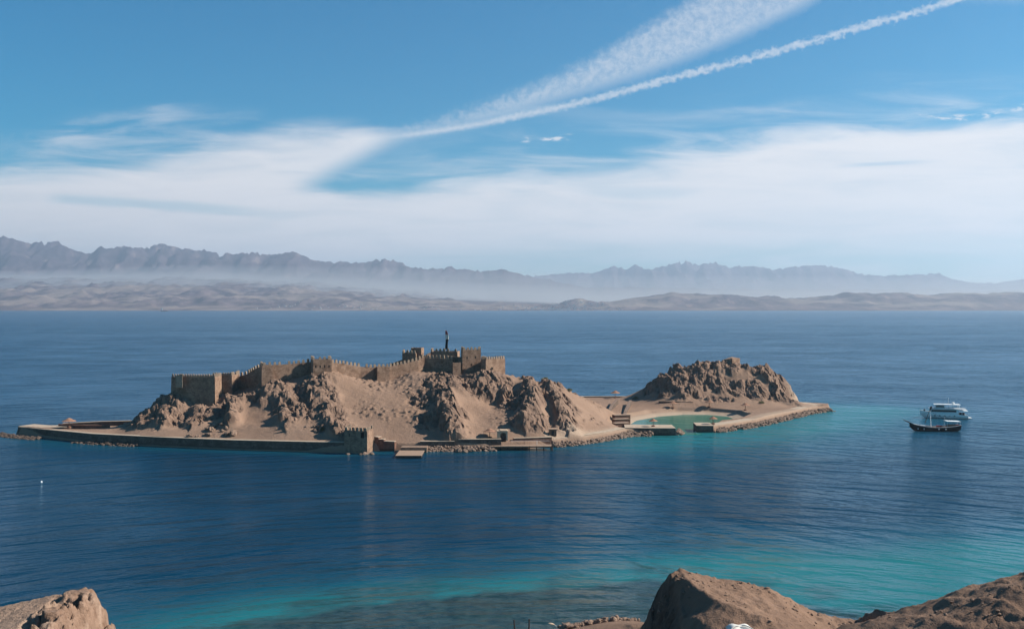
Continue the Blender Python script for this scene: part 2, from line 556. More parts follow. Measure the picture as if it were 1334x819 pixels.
M = {}
M['island'] = ground_mat('island_ground', (0.258, 0.169, 0.119), (0.213, 0.136, 0.094), (0.135, 0.087, 0.063), (0.21, 0.137, 0.099), (0.26, 0.170, 0.123))
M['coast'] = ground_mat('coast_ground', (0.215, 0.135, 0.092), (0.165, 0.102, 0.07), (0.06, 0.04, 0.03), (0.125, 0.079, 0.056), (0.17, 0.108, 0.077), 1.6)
M['outcrop'] = ground_mat('pale_outcrop', (0.31, 0.215, 0.155), (0.26, 0.175, 0.125), (0.15, 0.088, 0.06), (0.26, 0.17, 0.12), (0.36, 0.26, 0.195), 5.0)
M['stone'] = stone_mat('castle_stone', (0.235, 0.15, 0.104), (0.35, 0.23, 0.16), (0.16, 0.094, 0.063))
M['merlon'] = stone_mat('merlon_stone', (0.30, 0.22, 0.16), (0.37, 0.275, 0.20), (0.24, 0.17, 0.12))
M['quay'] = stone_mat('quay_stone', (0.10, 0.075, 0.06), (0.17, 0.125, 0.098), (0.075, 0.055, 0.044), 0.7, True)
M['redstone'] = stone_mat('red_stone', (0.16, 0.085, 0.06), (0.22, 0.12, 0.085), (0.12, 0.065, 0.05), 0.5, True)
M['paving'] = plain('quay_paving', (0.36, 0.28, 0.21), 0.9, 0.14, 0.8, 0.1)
M['rubble'] = plain('rubble_stone', (0.18, 0.125, 0.095), 0.95, 0.35, 0.7, 0.1)
M['wetrock'] = plain('wet_rock', (0.085, 0.06, 0.046), 0.7, 0.35, 0.7, 0.2)
M['boulder'] = plain('boulder_stone', (0.20, 0.136, 0.10), 0.95, 0.25, 1.2, 0.1)
M['thatch'] = plain('thatch', (0.27, 0.15, 0.10), 0.95, 0.3, 6.0, 0.05)
M['wood'] = plain('brown_wood', (0.17, 0.095, 0.06), 0.8, 0.25, 5.0)
M['planks'] = plain('pale_planks', (0.27, 0.18, 0.125), 0.85, 0.2, 4.0)  # pale brown timber, the planks' own colour
M['darkwood'] = plain('dark_wood', (0.03, 0.022, 0.02), 0.7, 0.3, 4.0)
M['hull_black'] = plain('black_hull_paint', (0.012, 0.011, 0.012), 0.35, 0.2, 2.0)
M['white'] = plain('white_paint', (0.74, 0.74, 0.72), 0.4, 0.05, 2.0)
M['offwhite'] = plain('grey_white_paint', (0.5, 0.51, 0.52), 0.5, 0.08, 2.0)
M['plaster'] = plain('pale_plaster', (0.42, 0.31, 0.22), 0.9, 0.15, 1.5, 0.1)
M['glass'] = plain('dark_glass', (0.012, 0.016, 0.022), 0.12, 0.1, 1.0, 0.5)
M['dark'] = plain('opening_shade', (0.012, 0.011, 0.010), 0.9, 0.1, 1.0, 0.1)  # near-black colour painted for the shade inside windows, slits and doorway
M['red'] = plain('red_paint', (0.33, 0.05, 0.035), 0.6, 0.15, 3.0)
M['metal'] = plain('grey_metal', (0.3, 0.3, 0.3), 0.45, 0.1, 3.0, 0.5, 0.6)
M['leaf'] = plain('dry_leaf', (0.075, 0.075, 0.032), 0.8, 0.4, 8.0, 0.1)
M['twig'] = plain('twig', (0.12, 0.085, 0.06), 0.9, 0.2, 5.0, 0.1)
M['cloth'] = plain('white_canvas', (0.58, 0.56, 0.51), 0.85, 0.08, 2.0, 0.1)
M['blackcloth'] = plain('black_cloth', (0.01, 0.01, 0.011), 0.9, 0.1, 2.0, 0.1)
M['rust'] = plain('rusty_hull', (0.10, 0.06, 0.055), 0.8, 0.3, 0.05)

# ------------------------------------------------------------------ the island's ground
COAST = [(-201, 405), (-197, 399), (-186, 393), (-159, 377.5), (-129, 367.5), (-101.5, 360), (-72.7, 354.5), (-59, 352), (-50, 357), (-44, 358.5), (-30, 358.5), (-10, 359), (6, 363),
         (14, 367.5), (27, 376), (37, 387), (46, 399), (56, 400), (66, 400), (69, 409), (75, 410), (83, 410.5), (95, 421), (106, 432.5), (121, 452), (136, 472), (146, 484), (157, 493), (160, 503), (148, 512),
         (147, 530), (122, 546), (75, 543), (35, 543), (-5, 535), (-60, 505), (-110, 465), (-135, 440), (-150, 412), (-186, 407)]
POOL = [(50, 427), (57, 450), (70, 467), (81.6, 474), (92.6, 474), (100, 467), (101, 456), (95, 444), (84, 435), (78, 420), (74, 411), (74, 404), (68, 404), (64, 411), (50, 411), (47, 416)]

ctrl = [P(*a) for a in [
    (165, 555, 392), (185, 540, 395), (205, 528, 398), (222, 517, 400), (245, 556, 384), (262, 548, 388), (285, 539, 387), (287, 526, 393), (310, 521, 398), (325, 513, 400),
    (347, 505, 398), (330, 546, 380), (330, 560, 370), (300, 560, 371), (270, 562, 371), (230, 560, 376), (370, 503, 399), (385, 515, 393), (400, 499, 400), (418, 487.5, 402), (440, 489, 404), (465, 494, 410),
    (490, 498, 413), (515, 497, 415), (540, 485, 420), (560, 485, 424), (575, 487, 418), (600, 488, 418), (615, 489, 415), (640, 488.5, 413), (660, 488, 420),
    (430, 530, 385), (400, 550, 372), (440, 556, 370), (470, 525, 388), (500, 530, 385), (500, 556, 370), (530, 517, 396), (560, 523, 392), (575, 502, 405), (590, 517, 392), (595, 542, 378),
    (600, 566, 364), (620, 520, 396), (620, 546, 378), (640, 526, 398), (650, 556, 372), (660, 505, 408), (680, 515, 400), (700, 525, 392), (690, 550, 375), (720, 546, 385), (735, 526, 400),
    (745, 551, 386), (760, 541, 400), (770, 561, 388), (790, 551, 405), (680, 495, 424), (700, 507, 427), (720, 503, 425), (735, 509, 430), (750, 515, 435), (770, 521, 440), (785, 529, 440),
    (800, 540, 432), (812, 548, 425),
    # right hill
    (834, 517, 512), (843, 508, 514), (855, 495, 516), (880, 481, 516), (905, 475, 517), (925, 474, 517), (940, 473, 517), (955, 475, 516), (975, 478, 516), (985, 482, 516), (1000, 481, 516), (1010, 489, 516), (1022, 497, 515),
    (1030, 510, 513), (1035, 524, 509), (850, 517, 505), (870, 503, 505), (900, 500, 503), (940, 500, 502), (980, 506, 500), (1010, 516, 497), (1025, 526, 493), (880, 521, 490), (920, 523, 488), (960, 523, 488),
    (900, 532, 481), (960, 531, 480), (1000, 529, 484)]]
ctrl += [(-149, 385, 3.5), (-160, 390, 3.4), (-190, 400, 3.3), (-140, 372, 3.4), (-118, 367, 3.5), (Xof(330, 364), 364, 3.8), (Xof(400, 359), 359, 3.7), (Xof(460, 359), 359, 3.7), (Xof(520, 362), 362, 3.4),
         (Xof(600, 361), 361, 3.5), (Xof(680, 367), 367, 3.5), (Xof(760, 382), 382, 3.0), (Xof(800, 399), 399, 2.8), (45, 425, 2.8), (48, 445, 3), (55, 465, 2.6), (60, 490, 3), (66, 505, 4), (40, 470, 3.4), (40, 500, 3),
         (50, 525, 2.8), (20, 480, 5), (25, 510, 3), (100, 440, 2.8), (112, 462, 2.8), (130, 480, 2.8), (148, 495, 3), (75, 538, 3), (110, 537, 7), (140, 530, 3), (100, 531, 13), (125, 527, 10),
         (-130, 430, 9), (-100, 450, 8), (-70, 470, 8), (-40, 480, 8), (0, 480, 8), (-40, 450, 17), (-80, 435, 17), (-100, 425, 17), (-115, 415, 17), (-135, 410, 15), (0, 450, 13), (15, 455, 8), (-120, 403, 16), (-40, 500, 3), (-90, 480, 3), (-145, 415, 4)]

SPURS = [  # crest polyline from the top down, height, width on the left side, width on the right side
    ([P(404, 490, 401)[:2], P(420, 520, 388)[:2], P(432, 555, 370)[:2], P(440, 572, 361)[:2]], 3.2, 3.0, 7.0),
    ([P(345, 506, 398)[:2], P(370, 520, 388)[:2], P(372, 548, 374)[:2]], 2.4, 3.5, 6.0),
    ([P(297, 522, 396)[:2], P(300, 535, 388)[:2], P(296, 555, 376)[:2]], 5.0, 2.4, 3.4),
    ([P(262, 532, 394)[:2], P(258, 545, 388)[:2], P(252, 558, 381)[:2]], 3.2, 2.6, 5.0),
    ([P(228, 525, 398)[:2], P(222, 540, 392)[:2], P(214, 555, 384)[:2]], 3.0, 2.8, 5.0),
    ([P(318, 512, 401)[:2], P(318, 530, 392)[:2]], 2.2, 2.5, 3.0),
    ([P(560, 500, 408)[:2], P(572, 525, 390)[:2], P(580, 550, 374)[:2], P(592, 570, 362)[:2]], 5.0, 3.2, 6.0),
    ([P(590, 494, 412)[:2], P(600, 508, 400)[:2]], 3.0, 4.0, 4.0),
    ([P(625, 495, 411)[:2], P(640, 508, 403)[:2]], 2.6, 4.0, 4.0),
    ([P(690, 508, 425)[:2], P(690, 530, 390)[:2], P(686, 552, 374)[:2]], 4.2, 3.0, 4.5),
    ([P(715, 504, 425)[:2], P(722, 528, 396)[:2], P(735, 556, 378)[:2]], 4.0, 3.0, 6.0),
    ([P(655, 500, 410)[:2], P(663, 525, 396)[:2]], 2.4, 3.0, 4.0),
    ([P(848, 505, 516)[:2], P(905, 476, 517)[:2], P(955, 478, 516)[:2], P(1010, 490, 516)[:2], P(1033, 516, 512)[:2]], 0.6, 5.0, 4.0),
    ([P(985, 486, 513)[:2], P(1010, 505, 503)[:2], P(1030, 524, 493)[:2]], 2.2, 3.0, 4.5),
    ([P(925, 482, 513)[:2], P(912, 500, 503)[:2], P(890, 516, 492)[:2]], 2.0, 3.5, 5.0),
]
ROCKY = [  # (px, py, Y, radius)
    (385, 520, 390, 13), (360, 515, 394, 10), (345, 520, 392, 8), (420, 540, 380, 9), (305, 525, 394, 8), (430, 560, 367, 5), (555, 520, 393, 9), (560, 550, 374, 8), (590, 545, 376, 6), (585, 500, 408, 12), (640, 502, 408, 11), (615, 500, 406, 10),
    (680, 525, 394, 11), (690, 550, 376, 9), (730, 530, 398, 10), (720, 508, 425, 9), (740, 550, 386, 6), (185, 548, 391, 12), (212, 538, 395, 11), (240, 545, 389, 10), (262, 550, 387, 7), (282, 540, 386, 6), (849, 507, 514, 5), (868, 490, 514, 10), (900, 479, 515, 9), (925, 480, 513, 7), (985, 484, 514, 8), (1000, 490, 512, 8),
    (1018, 497, 513, 8), (1029, 513, 508, 7), (950, 484, 513, 6), (905, 510, 494, 5), (925, 515, 491, 3.5), (868, 516, 500, 5), (948, 516, 491, 3), (1012, 519, 496, 5), (1024, 523, 494, 4), (938, 503, 502, 7), (962, 508, 499, 6), (985, 512, 498, 7), (935, 520, 490, 4), (890, 498, 504, 8), (810, 520, 505, 4)]

def island():
    st = 0.45
    xs = np.arange(-214, 172, st); ys = np.arange(341, 556, st)
    X, Y = np.meshgrid(xs, ys)
    Z = tps(ctrl, X, Y, 2e-7)
    wx = X + 5 * (fbm(X / 14, Y / 14, o=3, s=5) - .5); wy = Y + 5 * (fbm(X / 14, Y / 14, o=3, s=6) - .5)
    rock = np.zeros(X.shape)
    for px, py, yy, rad in ROCKY:
        c = P(px, py, yy)
        d = np.hypot(wx - c[0], wy - c[1])
        rock = np.maximum(rock, 1 - sstep(d, rad * 0.55, rad * 1.15))
    for line, h, wl, wr in SPURS:
        d, side, par = linedist(line, wx, wy)
        w = np.where(side > 0, wr, wl)
        k = np.exp(-(d / w) ** 2)
        Z += h * k * (0.75 + 0.5 * fbm(X / 6, Y / 6, o=2, s=9)) * (0.2 + 0.8 * sstep(par, 0.0, 0.4))
        rock = np.maximum(rock, sstep(k, 0.25, 0.7) * 0.95)
    gy, gx = np.gradient(Z, st)
    slope = np.hypot(gx, gy)
    rock = np.clip(np.maximum(rock, sstep(slope, 1.0, 1.5)), 0, 1)
    rock *= sstep(Z, 3.6, 5.5)
    vx = X + 1.6 * (fbm(X / 4, Y / 4, o=3, s=15) - .5); vy = Y + 1.6 * (fbm(X / 4, Y / 4, o=3, s=16) - .5)
    craggy = 1.8 * (ridged(X / 15, Y / 15, Z / 15, 3, 20) - 0.45) + 2.3 * (dome(wx / 7.0, wy / 8.5, 31) - .3) + 1.0 * (dome(vx / 3.2 + .3, vy / 4.0, 33) - .3) + 1.5 * (facet(vx / 3.0, vy / 4.2, 37, 1.6) - .5) + 0.85 * (facet(vx / 1.3 + .4, vy / 1.7, 38, 1.6) - .5) + 0.5 * (ridged(X / 1.8, Y / 1.8, Z / 1.8, 3, 40) - .4)
    soft = 0.9 * (fbm(X / 16, Y / 16, o=4, s=50) - .5) + 0.25 * (fbm(X / 2.5, Y / 2.5, o=3, s=55) - .5)
    gully = 0.3 * (ridged(X / 5 + fbm(X / 20, Y / 20, s=61), Y / 26, o=3, s=60) - .5) * sstep(Z, 6, 12)
    scat = np.maximum(0, dome(vx / 1.7, vy / 1.7, 71) - .62) * 2.6 * sstep(fbm(X / 18, Y / 18, o=2, s=72), 0.40, 0.62)
    hi = sstep(Z, 3.3, 6.0)
    Z = Z + (rock * craggy + (1 - rock) * (soft + gully + scat)) * (0.12 + 0.88 * hi)
    rock = np.clip(np.maximum(rock, scat * 0.9), 0, 1)
    s = polydist(COAST, X, Y)
    sp = polydist(POOL, X, Y)
    Z = np.maximum(Z, 2.5 + 0.25 * fbm(X / 3, Y / 3, s=80))
    Z = np.minimum(Z, np.where(sp > 0, -0.4 - 0.25 * sp, -0.25 + 0.2 * -sp + 1.2 * np.maximum(0, -sp - 7) + 0.1 * fbm(X / 2, Y / 2, s=81)))
    Z = np.minimum(Z, np.where(s < 0.3, 2.6 - 2.6 * (0.3 - s), 99))
    Z = np.maximum(Z, -4.0)
    pale = (1 - sstep(-sp, 3, 9)) * (sp < 0) * 0.75
    pale = np.maximum(pale, 0.45 * (1 - sstep(s, 3, 7)) * sstep(s, 0, .5) * (X > 12) * (X < 150))
    # crags also lean sideways
    off = rock * sstep(Z, 4, 7)
    X2 = X - 0.28 * off * craggy + off * 1.2 * (fbm(X / 3.5, Y / 3.5, Z / 3.5, 3, 90) - .5)
    Y2 = Y - 0.15 * off * craggy + off * 1.2 * (fbm(X / 3.5 + 40, Y / 3.5, Z / 3.5, 3, 93) - .5)
    me = grid_mesh('island_ground', X2, Y2, Z, {'rock': rock, 'pale': pale}, smooth=False)
    rq = 0.25 * (rock[:-1, :-1] + rock[1:, :-1] + rock[:-1, 1:] + rock[1:, 1:])
    sm = (rq < 0.5).ravel()
    me.polygons.foreach_set('use_smooth', sm)
    o = link('island_hills', me, M['island'])
    tag(o, 'sandy island hills with brown rock crags under the castle', None, None, 'structure')
    return xs, ys, Z

IX, IY, IZ = island()

def gz(x, y):
    """height of the island's ground"""
    i = int(np.clip(round((x - IX[0]) / 0.45), 0, len(IX) - 1)); j = int(np.clip(round((y - IY[0]) / 0.45), 0, len(IY) - 1))
    return float(IZ[j, i])

# ------------------------------------------------------------------ the near coast (the hill the photographer stands on)
near = [(0, 0, 50.2), (-40, 0, 49), (40, 0, 50), (0, -30, 51), (-70, -30, 50), (90, -30, 55), (0, 25, 39), (-30, 25, 35), (30, 25, 40), (0, 50, 27), (-30, 50, 23), (30, 50, 29), (0, 75, 14), (-30, 75, 11), (25, 75, 18),
        (0, 100, 4.5), (-30, 100, 2.2), (-70, 90, 2), (-70, 115, -2), (0, 130, 1.5), (-30, 120, 0.3), (-30, 150, -3), (-70, 150, -5), (-5, 145, 0.2), (5, 150, 1.2), (10, 156, 1.5), (20, 159, 1.7), (10, 164, -1), (24, 166, -1), (0, 158, -1), (-10, 165, -3),
        (22.7, 135, 16.6), (21.3, 135, 15.7), (19.2, 134.5, 12.6), (18.2, 134, 9.0), (17.2, 134, 5), (29.5, 135, 15.0), (34.7, 134, 13.9), (38.8, 134, 11.8), (43, 134, 10.4), (47, 132, 10.3), (23, 139, 10), (30, 139, 9.5), (35.5, 138, 8), (40, 136, 6), (27, 118, 14.7), (35, 115, 14.3), (21, 118, 12.5), (13.5, 118, 3), (15.3, 134, 2.2), (13, 134, 1.6),
        (24, 146, 6), (35, 145, 3), (45, 142, 1), (30, 153, -0.5), (45, 155, -2.5), (51.4, 100, 25.3), (47, 100, 24.2), (43.4, 100, 22.9), (39.5, 100, 21.4), (35, 101, 19.7), (60, 100, 29), (90, 100, 40), (60, 116, 15), (60, 131, 5),
        (60, 146, -2), (90, 130, 14), (90, 155, -3), (55, 80, 26.4), (42, 84, 22), (75, 70, 36), (60, 50, 36), (70, 25, 46), (60, 168, -5), (90, 170, -6)]

def coast_hill():
    xs = np.concatenate([np.arange(-70, 6, .7), np.arange(6, 62, .22), np.arange(62, 92, .6)])
    ys = np.concatenate([np.arange(-30, 60, .8), np.arange(60, 108, .4), np.arange(108, 142, .22), np.arange(142, 170, .5)])
    X, Y = np.meshgrid(xs, ys)
    Z = tps(near, X, Y, 2e-7)
    ridge = np.interp(X, [12, 15.5, 17.4, 18.6, 19.8, 21.2, 22.7, 26, 29.5, 34.7, 38.8, 43, 48], [30, 3.5, 8.2, 10.8, 13.4, 15.6, 16.5, 15.6, 14.9, 13.9, 11.6, 10.2, 9.9])
    zone = sstep(Y, 106, 114) * sstep(-X, -50, -46)
    Z = np.where(zone > 0, np.minimum(Z, ridge * zone + 60 * (1 - zone)), Z)
    mound = np.exp(-(((X - 19.2) / 2.6) ** 2 + ((Y - 130) / 13) ** 2))
    rightm = sstep(X, 33, 42) * sstep(Y, 60, 75) * (1 - sstep(Y, 112, 125))
    rock = np.clip(mound * 0.8 + 0.12 * rightm, 0, 1)
    hi = sstep(Z, 2.5, 5)
    rr = 1.6 * (ridged(X / 6, Y / 6, o=4, s=120) - .45) + 1.9 * (facet(X / 2.4, Y / 3.2, 121, 1.7) - .5) + 1.0 * (facet(X / 1.1, Y / 1.3, 123, 1.7) - .5) + .5 * (facet(X / .5, Y / .6, 125, 1.7) - .5)
    soft = 0.9 * (fbm(X / 9, Y / 9, o=5, s=130, g=.6) - .5) + 0.4 * (fbm(X / 1.4, Y / 1.4, o=3, s=133) - .5) + .5 * (ridged((X + Y * .4) / 4, (Y - X * .3) / 9, o=3, s=134) - .5)
    chips = np.maximum(0, dome(X / .9, Y / .9, 150) - .78) * 1.1 * sstep(fbm(X / 7, Y / 7, o=3, s=151), .42, .6) + .12 * (ridged(X / .8, Y / 1.1, o=3, s=152) - .5)
    soft = soft + chips
    strat = 0.6 * (ridged((X * 0.5 + Y) / 14, (Y * 0.5 - X) / 30, o=4, s=140) - .5) * rightm
    Z = Z + (rock * rr * 0.8 + soft + strat) * (0.1 + 0.9 * hi)
    # keep the slope below the picture's lower edge except where the mounds stand
    Z = np.maximum(Z, -6)
    dark = rightm  # right slope: its shade is partly put into the ground colour
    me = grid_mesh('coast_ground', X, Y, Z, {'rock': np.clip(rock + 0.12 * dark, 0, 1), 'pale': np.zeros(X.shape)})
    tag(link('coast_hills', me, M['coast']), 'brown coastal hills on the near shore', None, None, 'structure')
    return xs, ys, Z

NX, NY, NZ = coast_hill()
def nz(x, y):
    i = int(np.clip(np.searchsorted(NX, x), 0, len(NX) - 1)); j = int(np.clip(np.searchsorted(NY, y), 0, len(NY) - 1))
    return float(NZ[j, i])

# ------------------------------------------------------------------ the sea
def sea():
    def axis(core0, core1, st, lo, hi, gr=1.16):
        a = list(np.arange(core0, core1 + .01, st))
        d, v = st, core1
        up = []
        while v < hi:
            d *= gr; v = min(hi, v + d); up.append(v)
        d, v = st, core0
        dn = []
        while v > lo:
            d *= gr; v = max(lo, v - d); dn.append(v)
        return np.array(dn[::-1] + a + up)
    xs = axis(-260, 330, 2.5, -17500, 17500); ys = axis(80, 600, 2.5, -250, 10700)
    X, Y = np.meshgrid(xs, ys)
    wb = 22 * (fbm(X / 40, Y / 40, o=3, s=200) - .5)
    s = -polydist(COAST, X, Y) + wb * 0.6
    # width of the shoal round the island: broad on the right (south) side, narrow on the left
    wid = 9 + 66 * sstep(X, 0, 70) + 8 * sstep(-X, 90, 150)
    front = sstep(-Y, -560, -500)
    t_is = (1 - sstep(s, wid * 0.25, wid * 1.25)) * (0.42 + 0.38 * sstep(X, 10, 60)) * (0.3 + 0.7 * front)
    # the shoal off the right-hand tip
    e = np.hypot((X - 165) / 62, (Y - 472) / 52) + wb / 60
    t_is = np.maximum(t_is, 0.34 * (1 - sstep(e, 0.2, 1.25)))
    pool = polydist(POOL, X, Y) > -3
    t_is = np.where(pool, 0.9, t_is)
    # near shore: the drop-off line, then the dark reef flat inside it
    line = np.interp(X, [-120, -80, -40, -15, 5, 35, 60, 85, 120], [148, 160, 177, 189, 196, 208, 213, 217, 228])
    q = Y - line + wb * 0.8
    t_nr = (1 - sstep(q, -16, 34)) * sstep(X, -110, -40)
    reef_line = np.interp(X, [-120, -60, -45, -25, -9, 13, 27, 34, 45, 58, 90], [140, 152, 163, 172, 179, 183, 189, 184, 176, 170, 150])
    wr = 9 * (fbm(X / 11, Y / 7, o=4, s=206, g=.6) - .5)
    reef = (1 - sstep(Y - reef_line + wb * 0.3 + wr, -1.2, 1.2)) * sstep(X, -70, -35)
    patch = sstep(fbm(X / 9, Y / 5, o=3, s=210), 0.5, 0.62) * (1 - sstep(np.abs(Y - reef_line - 6), 4, 12)) * 0.55 * (X > -40)
    reef = np.maximum(reef, patch)
    t = np.clip(np.maximum(t_is, t_nr * 0.85), 0, 1)
    me = grid_mesh('sea', X, Y, np.zeros(X.shape), {'shoal': t, 'reef': reef, 'lagoon': pool.astype(float)})
    m, g = newmat('sea_water')
    p = pos(g)
    x, y, z = g.sep(p)
    # long crests that bend round the near cape
    dx, dy = g.m('SUBTRACT', x, 8.0), g.m('SUBTRACT', y, 40.0)
    rad = g.m('SQRT', g.m('ADD', g.m('MULTIPLY', dx, dx), g.m('MULTIPLY', dy, dy)))
    th = g.m('ARCTAN2', dx, dy)
    n0 = g.noise(g.comb(g.m('MULTIPLY', rad, 0.17), g.m('MULTIPLY', th, 7.0), 0.0), 1.0, 2, 0.5, 0.25)
    n1 = g.noise(g.comb(g.m('MULTIPLY', rad, 0.45), g.m('MULTIPLY', th, 26.0), 3.0), 1.0, 3, 0.55, 0.2)
    # a second train running in from the right
    al = g.m('ADD', g.m('MULTIPLY', x, 0.77), g.m('MULTIPLY', y, 0.64))
    ac = g.m('SUBTRACT', g.m('MULTIPLY', x, 0.64), g.m('MULTIPLY', y, 0.77))
    nb = g.noise(g.comb(g.m('MULTIPLY', al, 0.21), g.m('MULTIPLY', ac, 0.032), 5.0), 1.0, 2, 0.5, 0.3)
    nb = g.m('MULTIPLY', nb, g.ss(x, -25.0, 45.0))
    patch = g.ss(g.noise(p, 0.017, 4, 0.6, 0.5), 0.32, 0.66)
    mp = g.n('ShaderNodeMapping')
    g.put(mp.inputs[0], p)
    mp.inputs['Scale'].default_value = (0.6, 1.0, 1.0)
    n2 = g.noise(mp.outputs[0], 0.8, 4, 0.6)
    slick = g.noise(g.comb(g.m('MULTIPLY', x, 0.0011), g.m('MULTIPLY', y, 0.0045), 0.0), 1.0, 4, 0.6, 0.4)
    rough_amt = g.ss(slick, 0.3, 0.62)
    h = g.m('ADD', g.m('MULTIPLY', n0, g.m('ADD', 1.3, g.m('MULTIPLY', patch, 1.2))), g.m('ADD', g.m('MULTIPLY', nb, 1.0), g.m('ADD', g.m('MULTIPLY', n1, 0.28), g.m('MULTIPLY', n2, g.m('ADD', 0.2, g.m('MULTIPLY', patch, 0.3))))))
    h = g.m('MULTIPLY', h, g.m('ADD', 0.55, g.m('MULTIPLY', rough_amt, 0.45)))
    lag = attr(g, 'lagoon')
    h = g.m('MULTIPLY', h, g.m('SUBTRACT', 1.0, g.m('MULTIPLY', lag, 0.85)))
    bp = g.n('ShaderNodeBump')
    bp.inputs['Strength'].default_value = 1.0
    bp.inputs['Distance'].default_value = WAVE
    g.put(bp.inputs['Height'], h)
    sh, rf = attr(g, 'shoal'), attr(g, 'reef')
    deep = g.mix(g.noise(p, 0.006, 3, 0.5), (0.0008, 0.0195, 0.045), (0.0014, 0.032, 0.062))
    col = g.mix(sh, deep, g.mix(g.ss(sh, 0.4, 0.95), (0.005, 0.078, 0.115), (0.014, 0.150, 0.155)))
    rfn = g.ss(g.noise(p, 0.35, 5, 0.7), 0.35, 0.65)
    col = g.mix(g.m('MULTIPLY', rf, 0.93), col, g.mix(rfn, (0.009, 0.021, 0.024), (0.030, 0.052, 0.052)))
    col = g.mix(lag, col, (0.028, 0.125, 0.078))
    di = g.n('ShaderNodeBsdfDiffuse')
    g.put(di.inputs[0], col)
    gl = g.n('ShaderNodeBsdfGlossy')
    g.put(gl.inputs['Roughness'], g.m('ADD', 0.085, g.m('MULTIPLY', g.ss(y, 180.0, 620.0), 0.135)))
    gl.inputs['Color'].default_value = (0.70, 0.89, 1, 1)
    g.nt.links.new(bp.outputs[0], gl.inputs['Normal'])
    fr = g.n('ShaderNodeFresnel')
    fr.inputs['IOR'].default_value = 1.33
    g.nt.links.new(bp.outputs[0], fr.inputs['Normal'])
    fac = g.m('MINIMUM', g.m('MULTIPLY', fr.outputs[0], 0.9), REFL_MAX)
    mx = g.n('ShaderNodeMixShader')
    g.put(mx.inputs[0], fac)
    g.nt.links.new(di.outputs[0], mx.inputs[1]); g.nt.links.new(gl.outputs[0], mx.inputs[2])
    g.nt.links.new(mx.outputs[0], g.n('ShaderNodeOutputMaterial').inputs[0])
    tag(link('sea', me, m), 'blue sea with turquoise shoals round the island', None, None, 'structure')

WAVE = 1.35
REFL_MAX = 0.52
sea()

